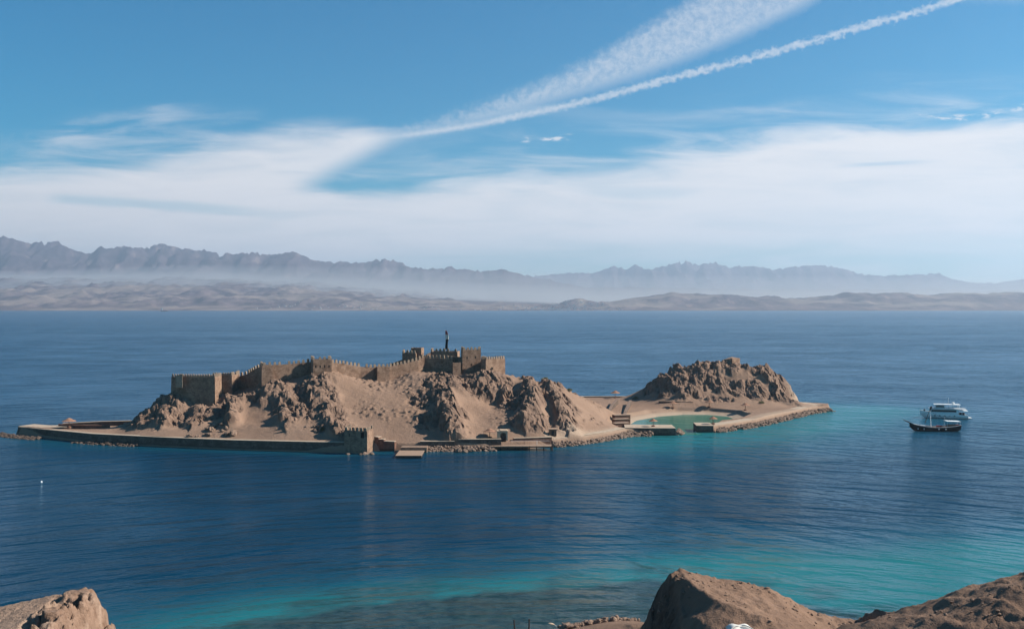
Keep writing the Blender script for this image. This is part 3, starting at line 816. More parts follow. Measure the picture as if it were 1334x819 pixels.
# ------------------------------------------------------------------ far shore, mountains, air
def far_land():
    xs = np.concatenate([np.arange(-16500, -10400, 150.0), np.arange(-10400, 10400, 45.0), np.arange(10400, 16900, 120.0)])
    ys = np.concatenate([np.arange(10250, 12600, 36.0), np.arange(12600, 14500, 70.0), np.arange(14500, 20000, 110.0), np.arange(20000, 28000, 160.0)])
    X, Y = np.meshgrid(xs, ys)
    px = CX + F * X / Y
    lp = np.array([(-400, 318), (-200, 306), (-80, 312), (0, 309), (40, 318), (75, 316), (88, 322), (110, 331), (130, 325), (165, 321), (190, 325), (210, 317), (230, 324), (255, 326), (290, 333), (320, 330), (350, 335), (380, 328), (400, 337),
                   (430, 341), (470, 344), (500, 339), (530, 346), (560, 351), (590, 350), (620, 353), (640, 352), (655, 350), (672, 356), (700, 362), (760, 375), (2000, 385)])
    rp = np.array([(-400, 380), (560, 372), (640, 362), (690, 360), (720, 358), (750, 355), (770, 356), (800, 346), (815, 352), (828, 344), (842, 352), (865, 346), (895, 340), (910, 345), (930, 341), (950, 349), (980, 346), (1010, 351), (1040, 347),
                   (1070, 345), (1100, 350), (1120, 356), (1150, 360), (1180, 358), (1220, 357), (1240, 364), (1270, 369), (1300, 369), (1320, 365), (1400, 368), (2000, 372)])
    YL, YR = 17500.0, 24500.0
    hl = 52 + (HY - np.interp(px, lp[:, 0], lp[:, 1])) / F * YL
    hr = 52 + (HY - np.interp(px, rp[:, 0], rp[:, 1])) / F * YR
    rg = ridged(X / 1500, Y / 1900, o=5, s=300, g=0.55)
    rg2 = ridged(X / 2200 + 7, Y / 2600, o=5, s=310, g=0.55)
    a = np.exp(-np.abs((Y - YL) / 1900.0) ** 1.6)
    b = np.exp(-np.abs((Y - YR) / 2200.0) ** 1.6)
    ml = hl * a * (0.45 + 0.6 * rg + 0.25 * ridged(X / 420, Y / 600, o=3, s=302))
    mr = hr * b * (0.5 + 0.55 * rg2 + 0.25 * ridged(X / 600, Y / 800, o=3, s=312))
    def fit(ms, target):
        e = np.where(ms > 60, (ms - CH) / Y, 0)
        bins = np.clip(((px + 600) / 3).astype(int), 0, 899)
        top = np.zeros(900)
        np.maximum.at(top, bins.ravel(), e.ravel())
        c = (np.arange(900) + .5) * 3 - 600
        want = (HY - np.interp(c, target[:, 0], target[:, 1])) / F
        ok = top > 1e-4
        ratio = np.interp(c, c[ok], np.clip(want[ok] / top[ok], .2, 1.9))
        ratio = np.convolve(np.pad(ratio, 1, 'edge'), np.ones(3) / 3, 'valid')
        return ms * np.interp(px, c, ratio)
    ml = fit(fit(ml, lp), lp); mr = fit(fit(mr, rp), rp)
    # sloping gravel plain and low broken foothills
    left = 1 - sstep(px, 250, 800)
    plain_ = (np.minimum(Y, 15000) - 10400) / 3600.0 * (60 + 330 * left) * (1 - sstep(Y, 15500, 18000))
    foot = 170 * sstep(px, 690, 900) * np.exp(-((Y - 11900) / 700.0) ** 2) * (0.45 + 0.8 * fbm(X / 1500, Y / 900, o=3, s=320)) + 75 * np.exp(-((px - 752) / 24.0) ** 2 - ((Y - 11700) / 350.0) ** 2)
    broken = 95 * (ridged(X / 420, Y / 620, o=4, s=330) - .35) * sstep(Y, 10500, 11400)
    broken = broken + (55 * (ridged(X / 190, Y / 330, o=3, s=335) - .4) + 30 * (fbm(X / 90, Y / 200, o=2, s=336) - .5)) * sstep(Y, 10500, 11000) * (1 - sstep(Y, 14000, 15500))
    Z = np.maximum.reduce([plain_ * 0.9, ml, mr]) + foot + broken * (0.5 + 0.5 * left)
    Z = np.where(Y < 10900, np.minimum(Z, (Y - 10376) * 0.10 + 3), Z)
    Z = np.maximum(Z, -6)
    pale = 0.9 * np.exp(-((px - 758) / 5.0) ** 2 - ((Y - 11500) / 260.0) ** 2)
    pale = np.maximum(pale, 0.35 * sstep(fbm(X / 700, Y / 300, o=4, s=340), 0.5, 0.65) * (Y < 14000))
    rock = np.clip(sstep(np.maximum(ml, mr), 180, 420) + 0.9 * sstep(fbm(X / 260, Y / 420, o=4, s=350), 0.5, 0.62) * (Y > 10900), 0, 1)
    me = grid_mesh('far_land', X, Y, Z, {'rock': rock, 'pale': pale})
    m, g = newmat('far_desert')
    p = pos(g)
    n = g.noise(p, 0.0025, 5, 0.65)
    n2 = g.noise(p, 0.008, 3, 0.6)
    sand = g.mix(g.ss(n, 0.35, 0.65), (0.078, 0.056, 0.060), (0.135, 0.099, 0.098))
    rk = g.mix(g.ss(n2, 0.35, 0.65), (0.042, 0.031, 0.042), (0.085, 0.062, 0.07))
    c = g.mix(attr(g, 'rock'), sand, rk)
    px_, py_, pz_ = g.sep(p)
    mot = g.noise(g.comb(g.m('MULTIPLY', px_, 0.0075), g.m('MULTIPLY', py_, 0.0024), 0.0), 1.0, 6, 0.7)
    c = g.mix(g.m('MULTIPLY', g.ss(mot, 0.5, 0.62), 0.75), c, (0.03, 0.024, 0.026))
    c = g.mix(g.m('MULTIPLY', g.ss(mot, 0.44, 0.36), 0.5), c, (0.26, 0.19, 0.16))
    c = g.mix(attr(g, 'pale'), c, (0.34, 0.27, 0.21))
    finish(g, c, 1.0, n2, 0.5, 30.0, 0.0)
    tag(link('far_mountains', me, m), 'hazy desert mountains across the gulf', None, None, 'structure')
    return xs, ys, Z

FX, FY, FZ = far_land()
def fz(x, y):
    i = int(np.clip(np.searchsorted(FX, x), 0, len(FX) - 1)); j = int(np.clip(np.searchsorted(FY, y), 0, len(FY) - 1))
    return float(FZ[j, i])

def town():
    rnd = random.Random(4)
    mb = MB()
    for k in range(300):
        if k < 240:
            px = rnd.gauss(725, 38); y = rnd.uniform(10480, 11500)
        elif k < 330:
            px = rnd.uniform(330, 660); y = rnd.uniform(10450, 11200)
        else:
            px = rnd.uniform(0, 1334); y = rnd.uniform(10450, 10900)
        x = Xof(px, y)
        z = fz(x, y) - 4
        w, d, h = rnd.uniform(8, 24), rnd.uniform(8, 20), rnd.uniform(6, 13)
        if 705 < px < 765 and y < 10900:
            w *= 1.7; h *= 1.3
        mb.box(x - w / 2, x + w / 2, y - d / 2, y + d / 2, z, z + h)
    tag(mb.build('distant_town', M['cloth']), 'pale distant town houses strewn along the far shore', 'town', None, 'stuff')
town()

HAZE = 5.2e-5
def volume_mat(name, dens, col, aniso=0.3):
    m, g = newmat(name)
    v = g.n('ShaderNodeVolumePrincipled')
    v.inputs['Color'].default_value = (*col, 1)
    v.inputs['Density'].default_value = dens
    v.inputs['Anisotropy'].default_value = aniso
    g.nt.links.new(v.outputs[0], g.n('ShaderNodeOutputMaterial').inputs['Volume'])
    return m

def air():
    mb = MB()
    mb.box(-18000, 18000, -300, 30500, -8, 1420)
    tag(mb.build('haze', volume_mat('haze', HAZE, (0.64, 0.80, 1.0))), 'thin bluish haze over the gulf', 'haze', None, 'stuff')
    # low bank of mist lying on the plain in front of the mountains; its lens-like section thins out upwards
    prof = [(12700, 5), (13500, 60), (14050, 140), (14400, 240), (14620, 430), (14850, 240), (15200, 140), (15700, 60), (16600, 5)]
    bm = bmesh.new()
    rows = []
    for x, k in ((-9500, .3), (-7000, .4), (-4500, .6), (-1500, .9), (1500, 1.05), (5000, 1.0), (9500, .95)):
        rows.append([bm.verts.new((x, y, z * k + .9 * (min(y, 15000) - 10400) / 3600 * (60 + 330 * (1 - float(sstep(CX + F * x / y, 250, 800)))))) for y, z in prof])
    for a, b in zip(rows, rows[1:]):
        for i in range(len(prof)):
            j = (i + 1) % len(prof)
            bm.faces.new((a[i], a[j], b[j], b[i]))
    bm.faces.new(rows[0]); bm.faces.new(rows[-1][::-1])
    mb2 = MB(); mb2.bm.free(); mb2.bm = bm
    if MIST > 0:
        tag(mb2.build('mist_bank', volume_mat('mist', MIST, (0.93, 0.93, 0.94), 0.2)), 'low white mist bank in front of the far mountains', 'mist', None, 'stuff')
MIST = 1.35e-3
air()

# ------------------------------------------------------------------ the castle
def merlon_mesh():
    prof = [(-.5, 0), (.5, 0), (.5, .72), (.3, .93), (0, 1.0), (-.3, .93), (-.5, .72)]
    bm = bmesh.new()
    a = [bm.verts.new((x, -.5, z)) for x, z in prof]; b = [bm.verts.new((x, .5, z)) for x, z in prof]
    bm.faces.new(a); bm.faces.new(b[::-1])
    for i in range(len(prof)):
        j = (i + 1) % len(prof)
        bm.faces.new((a[j], a[i], b[i], b[j]))
    bmesh.ops.recalc_face_normals(bm, faces=bm.faces)
    me = bpy.data.meshes.new('merlon'); bm.to_mesh(me); bm.free()
    me.materials.append(M['merlon'])
    return me
MERLON = merlon_mesh()
mr = random.Random(11)

def merlons(root, p0, p1, z0, z1, inset=0.3, h=1.45, w=0.95, step=1.75, broken=0.04, off=(0, 0)):
    """a row of teeth along an edge p0 -> p1 (world), heights z0 -> z1"""
    L = math.hypot(p1[0] - p0[0], p1[1] - p0[1])
    n = max(2, int(round(L / step)))
    ang = math.atan2(p1[1] - p0[1], p1[0] - p0[0])
    rl = root.location
    for k in range(n):
        if mr.random() < broken:
            continue
        t = (k + 0.5) / n
        x, y, z = p0[0] + (p1[0] - p0[0]) * t + off[0], p0[1] + (p1[1] - p0[1]) * t + off[1], z0 + (z1 - z0) * t
        o = bpy.data.objects.new('merlon', MERLON)
        COL.objects.link(o)
        o.parent = root
        o.location = (x - rl[0], y - rl[1], z - rl[2] - 0.02)
        o.rotation_euler = (0, 0, ang + mr.uniform(-.03, .03))
        o.scale = (w * mr.uniform(.9, 1.08), 0.5, h * mr.uniform(.85, 1.06))

def block(name, poly, zb, zt, label, cat, edges=(), group=None, mat='stone', cap=True, **kw):
    """a tower: footprint poly (counter-clockwise), walls with a sunken roof behind a parapet, teeth on the named edges"""
    cx = sum(p[0] for p in poly) / len(poly); cy = sum(p[1] for p in poly) / len(poly)
    r = empty(name, (cx, cy, zb), label, cat, group)
    loc = [(x - cx, y - cy) for x, y in poly]
    mb = MB(); bm = mb.bm
    h = zt - zb
    t = 0.6
    inner = []
    n = len(loc)
    for i in range(n):
        a, b, c = Vector(loc[i - 1]), Vector(loc[i]), Vector(loc[(i + 1) % n])
        d1 = (b - a).normalized(); d2 = (c - b).normalized()
        n1 = Vector((-d1.y, d1.x)); n2 = Vector((-d2.y, d2.x))
        m = (n1 + n2).normalized(); k = t / max(.4, m.dot(n1))
        inner.append(tuple(b + m * k))
    # slight batter and worn, uneven top
    bot = [bm.verts.new((x * 1.02, y * 1.02, 0)) for x, y in loc]
    top = [bm.verts.new((x, y, h + mr.uniform(-.08, .08))) for x, y in loc]
    it = [bm.verts.new((x, y, h)) for x, y in inner]
    ib = [bm.verts.new((x, y, h - 1.3)) for x, y in inner]
    for i in range(n):
        j = (i + 1) % n
        bm.faces.new((bot[i], bot[j], top[j], top[i])); bm.faces.new((top[i], top[j], it[j], it[i])); bm.faces.new((it[i], it[j], ib[j], ib[i]))
    bm.faces.new(ib); bm.faces.new(bot[::-1])
    mb.build('wall', M[mat], r)
    for i in edges:
        a, b = poly[i], poly[(i + 1) % n]
        d = Vector((b[0] - a[0], b[1] - a[1])).normalized()
        merlons(r, a, b, zt, zt, off=(-d.y * .3, d.x * .3), **kw)
    return r

def curtain(name, pts, zb, label, thick=1.2, group=None, mat='stone', teeth=True, cat='wall', **kw):
    """a wall along (x, y, ztop) points, its outer face on the line, body behind it"""
    bx, by = pts[0][0], pts[0][1]
    r = empty(name, (bx, by, zb), label, cat, group)
    for (x0, y0, z0), (x1, y1, z1) in zip(pts, pts[1:]):
        d = Vector((x1 - x0, y1 - y0)).normalized(); nn = Vector((-d.y, d.x)) * thick
    mb = MB(); bm = mb.bm
    fr, bk = [], []
    for i, (x, y, z) in enumerate(pts):
        a = Vector(pts[max(0, i - 1)][:2]); c = Vector(pts[min(len(pts) - 1, i + 1)][:2])
        d = (c - a).normalized(); nn = Vector((-d.y, d.x)) * thick
        fr.append((bm.verts.new((x - bx, y - by, 0)), bm.verts.new((x - bx, y - by, z - zb))))
        bk.append((bm.verts.new((x - bx + nn.x, y - by + nn.y, 0)), bm.verts.new((x - bx + nn.x, y - by + nn.y, z - zb))))
    for i in range(len(pts) - 1):
        bm.faces.new((fr[i][0], fr[i + 1][0], fr[i + 1][1], fr[i][1])); bm.faces.new((bk[i][0], bk[i][1], bk[i + 1][1], bk[i + 1][0]))
        bm.faces.new((fr[i][1], fr[i + 1][1], bk[i + 1][1], bk[i][1])); bm.faces.new((fr[i][0], bk[i][0], bk[i + 1][0], fr[i + 1][0]))
    bm.faces.new((fr[0][0], fr[0][1], bk[0][1], bk[0][0])); bm.faces.new((fr[-1][0], bk[-1][0], bk[-1][1], fr[-1][1]))
    mb.build('wall', M[mat], r)
    if teeth:
        for p, q in zip(pts, pts[1:]):
            d = Vector((q[0] - p[0], q[1] - p[1])).normalized()
            merlons(r, p, q, p[2], q[2], off=(-d.y * .3, d.x * .3), **kw)
    return r

def W(px, py, Y):
    return P(px, py, Y)

def opening(root, p0, p1, z0, z1, name='window'):
    """a dark recess set in a wall face between two ground points"""
    d = Vector((p1[0] - p0[0], p1[1] - p0[1])).normalized(); nn = Vector((d.y, -d.x)) * 0.04
    rl = root.location
    mb = MB()
    q = [(p0[0] + nn.x - rl[0], p0[1] + nn.y - rl[1]), (p1[0] + nn.x - rl[0], p1[1] + nn.y - rl[1]),
         (p1[0] - nn.x * 5 - rl[0], p1[1] - nn.y * 5 - rl[1]), (p0[0] - nn.x * 5 - rl[0], p0[1] - nn.y * 5 - rl[1])]
    mb.prism(q, z0 - rl[2], z1 - rl[2])
    return mb.build(name, M['dark'], root)

def castle():
    # west end: two big square bastions, one behind the other
    A, B = Xof(222, 395.5), Xof(280, 394)
    z = CH - (491 - HY) / F * 395
    b1 = block('bastion', [(A, 396.5), (B, 394), (B + .2, 402.5), (A + .5, 405)], 6, z, 'long west bastion of the castle with its front face in deep shade', 'bastion', (0, 1), step=1.05, w=.6, h=1.35)
    # broken lit stub standing on its front-left corner
    mb = MB(); x0, x1 = Xof(229, 395) - b1.location[0], Xof(239, 395) - b1.location[0]
    mb.prism([(x0, -5.2), (x1, -5.4), (x1 - .4, -4.2), (x0 + .5, -4.1)], z - 6 - 4.2, [z - 6 + .5, z - 6 + 1.5, z - 6 + 1.2, z - 6 + .3])
    mb.build('broken_parapet', M['merlon'], b1, bevel=.15)
    C, D = Xof(289, 402.6), Xof(302, 402.6)
    block('bastion', [(C - 4, 402.7), (D, 402.7), (D + .1, 414), (C - 4, 414)], 8, z + .1, 'narrow square bastion set back beside the long west bastion', 'bastion', (0, 1), step=1.05, w=.6, h=1.35)
    curtain('curtain_wall', [W(312, 490, 413), W(322, 487, 411), W(330, 481.5, 408), W(340.5, 477, 405)], 12, 'shaded curtain wall climbing in steps from the west bastions to the slim tower', teeth=True)
    block('tower', [(Xof(341, 399.5), 399.5), (Xof(355, 401), 401), (Xof(354, 407), 407), (Xof(339, 405.5), 405.5)], 14, CH - (476 - HY) / F * 400, 'slim square tower above the rock crag left of the big crag-top tower', 'tower', (0, 3), step=1.7)
    curtain('curtain_wall', [W(355, 475.5, 403.5), W(380, 474, 406.5), W(404.5, 471.5, 409)], 14, 'curtain wall between the slim tower and the broad crag-top tower, half crossed by a shadow')
    t3 = block('tower', [(Xof(408, 402), 402), (Xof(432, 404.2), 404.2), (Xof(429, 412), 412), (Xof(404.5, 410), 410)], 18, CH - (468.5 - HY) / F * 404, 'broad square tower on top of the rock crag halfway along the castle', 'tower', (0, 1, 3), step=1.8)
    fa, fb = Vector((Xof(408, 402), 402)), Vector((Xof(432, 404.2), 404.2))
    for tt in (.14, .38, .62, .86):
        q0, q1 = fa + (fb - fa) * (tt - .035), fa + (fb - fa) * (tt + .035)
        opening(t3, tuple(q0), tuple(q1), 26.9, 27.9, 'arrow_slit')
    curtain('curtain_wall', [W(431.5, 472, 408), W(450, 474, 412), W(470, 477.5, 416), W(491, 479, 419)], 14, 'long curtain wall dipping across the sandy saddle')
    block('tower', [(Xof(491.5, 415.5), 415.5), (Xof(507.5, 417.5), 417.5), (Xof(506, 424), 424), (Xof(489.5, 422), 422)], 14, CH - (478 - HY) / F * 416, 'small low tower at the foot of the saddle wall', 'tower', (0,), step=1.7)
    curtain('curtain_wall', [W(507, 477.5, 419), W(525, 474, 422), W(545, 469, 425), W(553, 464, 427)], 14, 'curtain wall climbing from the low tower to the keep')
    # the keep on the summit
    block('keep_tower', [(Xof(524, 438), 438), (Xof(542, 437), 436.5), (Xof(542, 437), 446), (Xof(524, 438), 446)], 18, CH - (460 - HY) / F * 438, 'shaded crenellated tower at the back left of the keep', 'tower', (0, 3))
    block('keep_turret', [(Xof(535.5, 442), 441), (Xof(549, 441), 440), (Xof(552, 445), 446), (Xof(537, 447), 447)], 18, CH - (453 - HY) / F * 442, 'plain tall turret without teeth rising behind the back left keep tower', 'turret', ())
    curtain('stepped_wall', [W(510, 473.5, 441), W(516, 471, 441), W(525, 468, 440)], 18, 'low dark stepped wall leading up to the back left keep tower', teeth=False)
    curtain('keep_wall', [W(551, 466.5, 428), W(575, 466.5, 427), W(590, 468, 425)], 15, 'shaded front wall of the keep below the flagpole', broken=.0)
    block('keep_hall', [(Xof(561, 436), 436), (Xof(596, 435), 434), (Xof(596, 435) + .5, 444), (Xof(561, 436), 445)], 18, CH - (458 - HY) / F * 435, 'raised upper block of the keep with the flagpole on its roof', 'tower', (0, 3))
    curtain('stepped_wall', [W(556.5, 462, 433), W(561, 459.5, 434)], 18, 'short stepped wall at the left of the upper keep block', teeth=False)
    block('keep_hut', [(Xof(590, 419.5), 419.5), (Xof(600.5, 420.5), 420.5), (Xof(600, 424.5), 424.5), (Xof(589.5, 423.5), 423.5)], 16, CH - (472.5 - HY) / F * 420, 'small plain square block built against the big keep tower', 'building', (), mat='stone')
    curtain('keep_wall', [W(584, 464, 430), W(602, 465, 428)], 16, 'recessed dark wall between the keep block and the big tower', teeth=False)
    kt = block('keep_tower', [(Xof(602.5, 422.5), 422.5), (Xof(626.5, 425), 425), (Xof(625, 432), 432), (Xof(600.5, 429.5), 429.5)], 15, CH - (456 - HY) / F * 424, 'tallest square tower of the keep right of the flag', 'tower', (0, 1, 3))
    fa, fb = Vector((Xof(602.5, 422.5), 422.5)), Vector((Xof(626.5, 425), 425))
    for tt, zq in ((.25, 29.3), (.7, 29.5), (.48, 26.3)):
        q0, q1 = fa + (fb - fa) * (tt - .03), fa + (fb - fa) * (tt + .03)
        opening(kt, tuple(q0), tuple(q1), zq, zq + 1.0, 'arrow_slit')
    cpt = (Xof(633, 417.5), 417.5); lpt = (Xof(626.5, 423.5), 423.5); rpt = (Xof(658, 425), 425)
    bpt = (lpt[0] + rpt[0] - cpt[0], lpt[1] + rpt[1] - cpt[1])
    e = block('east_bastion', [cpt, rpt, bpt, lpt], 14, CH - (468 - HY) / F * 419, 'sunlit bastion with a small doorway at the right end of the castle', 'bastion', (0, 3), step=1.35, w=.75, h=1.3)
    f = lambda t: (cpt[0] + (rpt[0] - cpt[0]) * t, cpt[1] + (rpt[1] - cpt[1]) * t)
    zz = CH - (483.5 - HY) / F * 419.5
    opening(e, f(.27), f(.36), zz, zz + 1.7, 'doorway')
    # the lone tower on the waterfront
    w = block('waterfront_tower', [(Xof(449, 353), 352.5), (Xof(478.5, 349), 348.7), (Xof(486, 357), 357.5), (Xof(456, 361), 361)], -1.5, CH - (561 - HY) / F * 350, 'lone square tower on the waterfront with a dark window', 'tower', (0, 1, 3), step=1.45, w=.7, h=1.2)
    a, b = Vector((Xof(449, 353), 352.5)), Vector((Xof(478.5, 349), 348.7))
    zz = CH - (570 - HY) / F * 350
    opening(w, tuple(a + (b - a) * .72), tuple(a + (b - a) * .86), zz, zz + 1.9, 'window')
    opening(w, tuple(a + (b - a) * .2), tuple(a + (b - a) * .23), zz + .3, zz + 1.3, 'arrow_slit')
    # ruin on the right-hand hill
    c0 = (Xof(954, 513), 513); l0 = (Xof(943, 517), 518); r0 = (Xof(965, 517), 518.5)
    mb = MB(); r = empty('ruined_tower', (c0[0], c0[1] + 3, 16), 'broken stub of a tower on top of the right hand hill', 'ruin')
    q = [(p[0] - c0[0], p[1] - c0[1] - 3) for p in (c0, r0, (r0[0] + l0[0] - c0[0], r0[1] + l0[1] - c0[1]), l0)]
    zt = CH - (466.5 - HY) / F * 514 - 16
    mb.prism(q, 0, [zt, zt - .2, zt + .3, zt - .9])
    mb.build('wall', M['stone'], r, bevel=.1)
castle()

def flag():
    base = P(580, 458, 436)
    r = empty('flagpole', base, 'flagpole with a limp red white and black flag on the keep', 'flagpole')
    top = CH - (430 - HY) / F * 436 - base[2]
    mb = MB(); mb.tube((0, 0, -1.5), (0, 0, top), .09, .06, 8); mb.lathe([(.02, top), (.14, top + .1), (.02, top + .25)], 10)
    mb.build('pole', M['metal'], r)
    H = top - 0.2
    fo = None
    bm = bmesh.new()
    nv, nu = 25, 9
    vs = []
    for j in range(nv):
        t = j / (nv - 1)
        row = []
        for i in range(nu):
            s = i / (nu - 1)
            wdt = 0.55 + 0.85 * min(1, t * 2.2) * (1 - .3 * t)
            x = .1 + s * wdt + .25 * math.sin(t * 7) * s + .3 * math.sin(t * 4.0) * t
            y = .25 * math.sin(s * 11 + t * 3) * (0.3 + s)
            row.append(bm.verts.new((x, y, H - t * 8.2)))
        vs.append(row)
    for j in range(nv - 1):
        for i in range(nu - 1):
            f = bm.faces.new((vs[j][i], vs[j + 1][i], vs[j + 1][i + 1], vs[j][i + 1]))
            f.material_index = 0 if j < 5 else (1 if j < 11 else 2)
            f.smooth = True
    me = bpy.data.meshes.new('flag'); bm.to_mesh(me); bm.free()
    for k in ('red', 'cloth', 'blackcloth'):
        me.materials.append(M[k])
    o = link('flag', me, None, r)
    md = o.modifiers.new('thickness', 'SOLIDIFY'); md.thickness = .03
flag()

# ------------------------------------------------------------------ quays and sea walls
def quay(name, pts, label, thick, z0=-2.5, mat='quay', top='paving', cat='sea wall', group=None, lip=.12):
    """masonry wall along (x, y, ztop), with a pale paved top"""
    bx, by = pts[0][:2]
    r = empty(name, (bx, by, 0), label, cat, group)
    def strip(mb, zl, zh, grow):
        bm = mb.bm
        A = []
        for i, (x, y, z) in enumerate(pts):
            a = Vector(pts[max(0, i - 1)][:2]); c = Vector(pts[min(len(pts) - 1, i + 1)][:2])
            d = (c - a).normalized(); nn = Vector((-d.y, d.x))
            p = Vector((x - bx, y - by)) - nn * grow; q = Vector((x - bx, y - by)) + nn * (thick + grow)
            A.append([bm.verts.new((p.x, p.y, zl(z))), bm.verts.new((p.x, p.y, zh(z))), bm.verts.new((q.x, q.y, zh(z))), bm.verts.new((q.x, q.y, zl(z)))])
        for a, b in zip(A, A[1:]):
            for k in range(4):
                bm.faces.new((a[k], b[k], b[(k + 1) % 4], a[(k + 1) % 4]))
        bm.faces.new(A[0][::-1]); bm.faces.new(A[-1])
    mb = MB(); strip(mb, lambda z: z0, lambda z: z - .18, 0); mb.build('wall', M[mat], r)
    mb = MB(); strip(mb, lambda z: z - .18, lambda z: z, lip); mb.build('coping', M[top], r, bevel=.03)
    return r

def Q(px, z, Y):
    return (Xof(px, Y), Y, z)

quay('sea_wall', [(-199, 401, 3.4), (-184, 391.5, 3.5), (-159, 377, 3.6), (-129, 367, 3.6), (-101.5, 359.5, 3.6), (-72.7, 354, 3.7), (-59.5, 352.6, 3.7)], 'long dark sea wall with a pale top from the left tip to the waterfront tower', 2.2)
quay('sea_wall', [(-150, 413.5, 4.6), (-170, 411, 4.4), (-184, 408, 4.0)], 'sunlit back wall of the left spit behind the parasol', 1.2)
quay('landing_deck', [(-199, 402, 3.5), (-188, 397, 3.5), (-176, 399, 3.5)], 'pale paved end of the left spit', 7.0)
quay('low_wall', [(-183, 401.5, 4.3), (-172, 398, 4.3), (-160, 395.5, 4.3)], 'low dark wall beside the parasol on the left spit', .6, 2.5, 'redstone', 'redstone')
quay('stepped_wall', [Q(487.5, 5.0, 358), Q(493, 4.9, 357.2)], 'tallest step of the reddish wall right of the waterfront tower', 2, -2, 'redstone')
quay('stepped_wall', [Q(493.2, 4.2, 357.1), Q(500, 4.2, 356.6)], 'middle step of the reddish wall right of the waterfront tower', 2, -2, 'redstone')
quay('stepped_wall', [Q(500.2, 3.6, 356.5), Q(514, 3.5, 355.8)], 'long lowest step of the reddish wall beside the landing', 2, -2, 'redstone')
quay('low_wall', [Q(547, 3.3, 358), Q(570, 3.3, 358), Q(592, 3.3, 358.5)], 'low mauve quay wall right of the square landing', 1.6)
quay('low_wall', [Q(597, 3.9, 359), Q(630, 3.9, 359.3), Q(653, 3.9, 359.8)], 'white topped quay wall in front of the kiosk', 1.4)
quay('low_wall', [Q(669, 3.7, 363.5), Q(695, 3.7, 365), Q(719, 3.7, 367)], 'reddish quay wall behind the wooden jetty', 1.2, -2, 'redstone')
quay('sea_wall', [Q(720, 2.9, 369), Q(740, 2.9, 373), Q(765, 2.9, 380), Q(790, 2.8, 389), Q(814, 2.9, 400)], 'curved pale sea wall between the jetty and the lagoon', 5.0, -1, 'paving')
quay('breakwater', [Q(814, 3.0, 400), (55, 399.2, 3.0), (65.6, 399, 3.0)], 'broad flat breakwater closing the left of the lagoon mouth', 11.5, -2)
quay('breakwater', [(75.8, 409.2, 2.8), (82.7, 408.8, 2.8)], 'shorter flat breakwater right of the lagoon mouth', 10.5, -2)
quay('sea_wall', [(83.5, 411.5, 2.7), (95, 422, 2.7), (106, 433.5, 2.7), (121, 453, 2.7), (135, 472, 2.7), (143, 483, 2.8)], 'sunlit sea wall curving from the lagoon to the right pier', 4.5, -1, 'paving')
quay('pier', [Q(1040, 3.0, 487), Q(1072, 3.0, 493)], 'flat stone pier at the right tip of the island', 12, -2)
quay('sea_wall', [(76, 537, 3.2), (55, 537.5, 3.2), (30, 537.5, 3.2)], 'straight back sea wall with a pale top beyond the isthmus', 1.6)
quay('lagoon_kerb', [Q(845, 1.6, 480), Q(890, 1.6, 483.5), Q(930, 1.5, 482), Q(955, 1.5, 474)], 'low dark kerb curving round the back of the lagoon beach', .7, -.3, 'redstone', 'redstone')
quay('landing_steps', [Q(522, 1.9, 352), Q(556, 1.9, 352)], 'broad sandy steps behind the square landing', 5.0, -2, 'boulder', 'boulder')
quay('landing_stage', [Q(515, .95, 339.5), Q(549, .95, 339.5)], 'square floating landing stage in front of the quay', 12.0, .15, 'darkwood', 'planks', 'landing')
# little dry-stone walls down the slope to the right of the crags
quay('path_wall', [W(803, 519, 500), W(795, 528, 470), W(790, 540, 435), W(781, 557, 404)], 'left dry stone wall of the path down to the breakwater', 1.0, 0, 'quay', 'rubble', 'wall')
quay('path_wall', [W(820, 521, 495), W(814, 533, 462), W(810, 546, 432), W(799, 557, 404)], 'right dry stone wall of the path down to the breakwater', 1.0, 0, 'quay', 'rubble', 'wall')
for k, (y0, zt, lab) in enumerate(((410, 3.6, 'lowest terrace wall left of the lagoon beach'), (420, 4.1, 'middle terrace wall left of the lagoon beach'), (431, 4.6, 'upper terrace wall left of the lagoon beach'))):
    quay('terrace_wall', [(Xof(801, y0), y0, zt), (Xof(822, y0), y0 + 2, zt)], lab, 3.2, 0, 'redstone', 'planks', 'wall')
quay('terrace_wall', [Q(858, 5.2, 489), Q(880, 5.2, 487), Q(903, 5.0, 486.5)], 'ruined dark terrace wall at the foot of the right hill', 1.5, 0, 'redstone', 'rubble', 'wall')

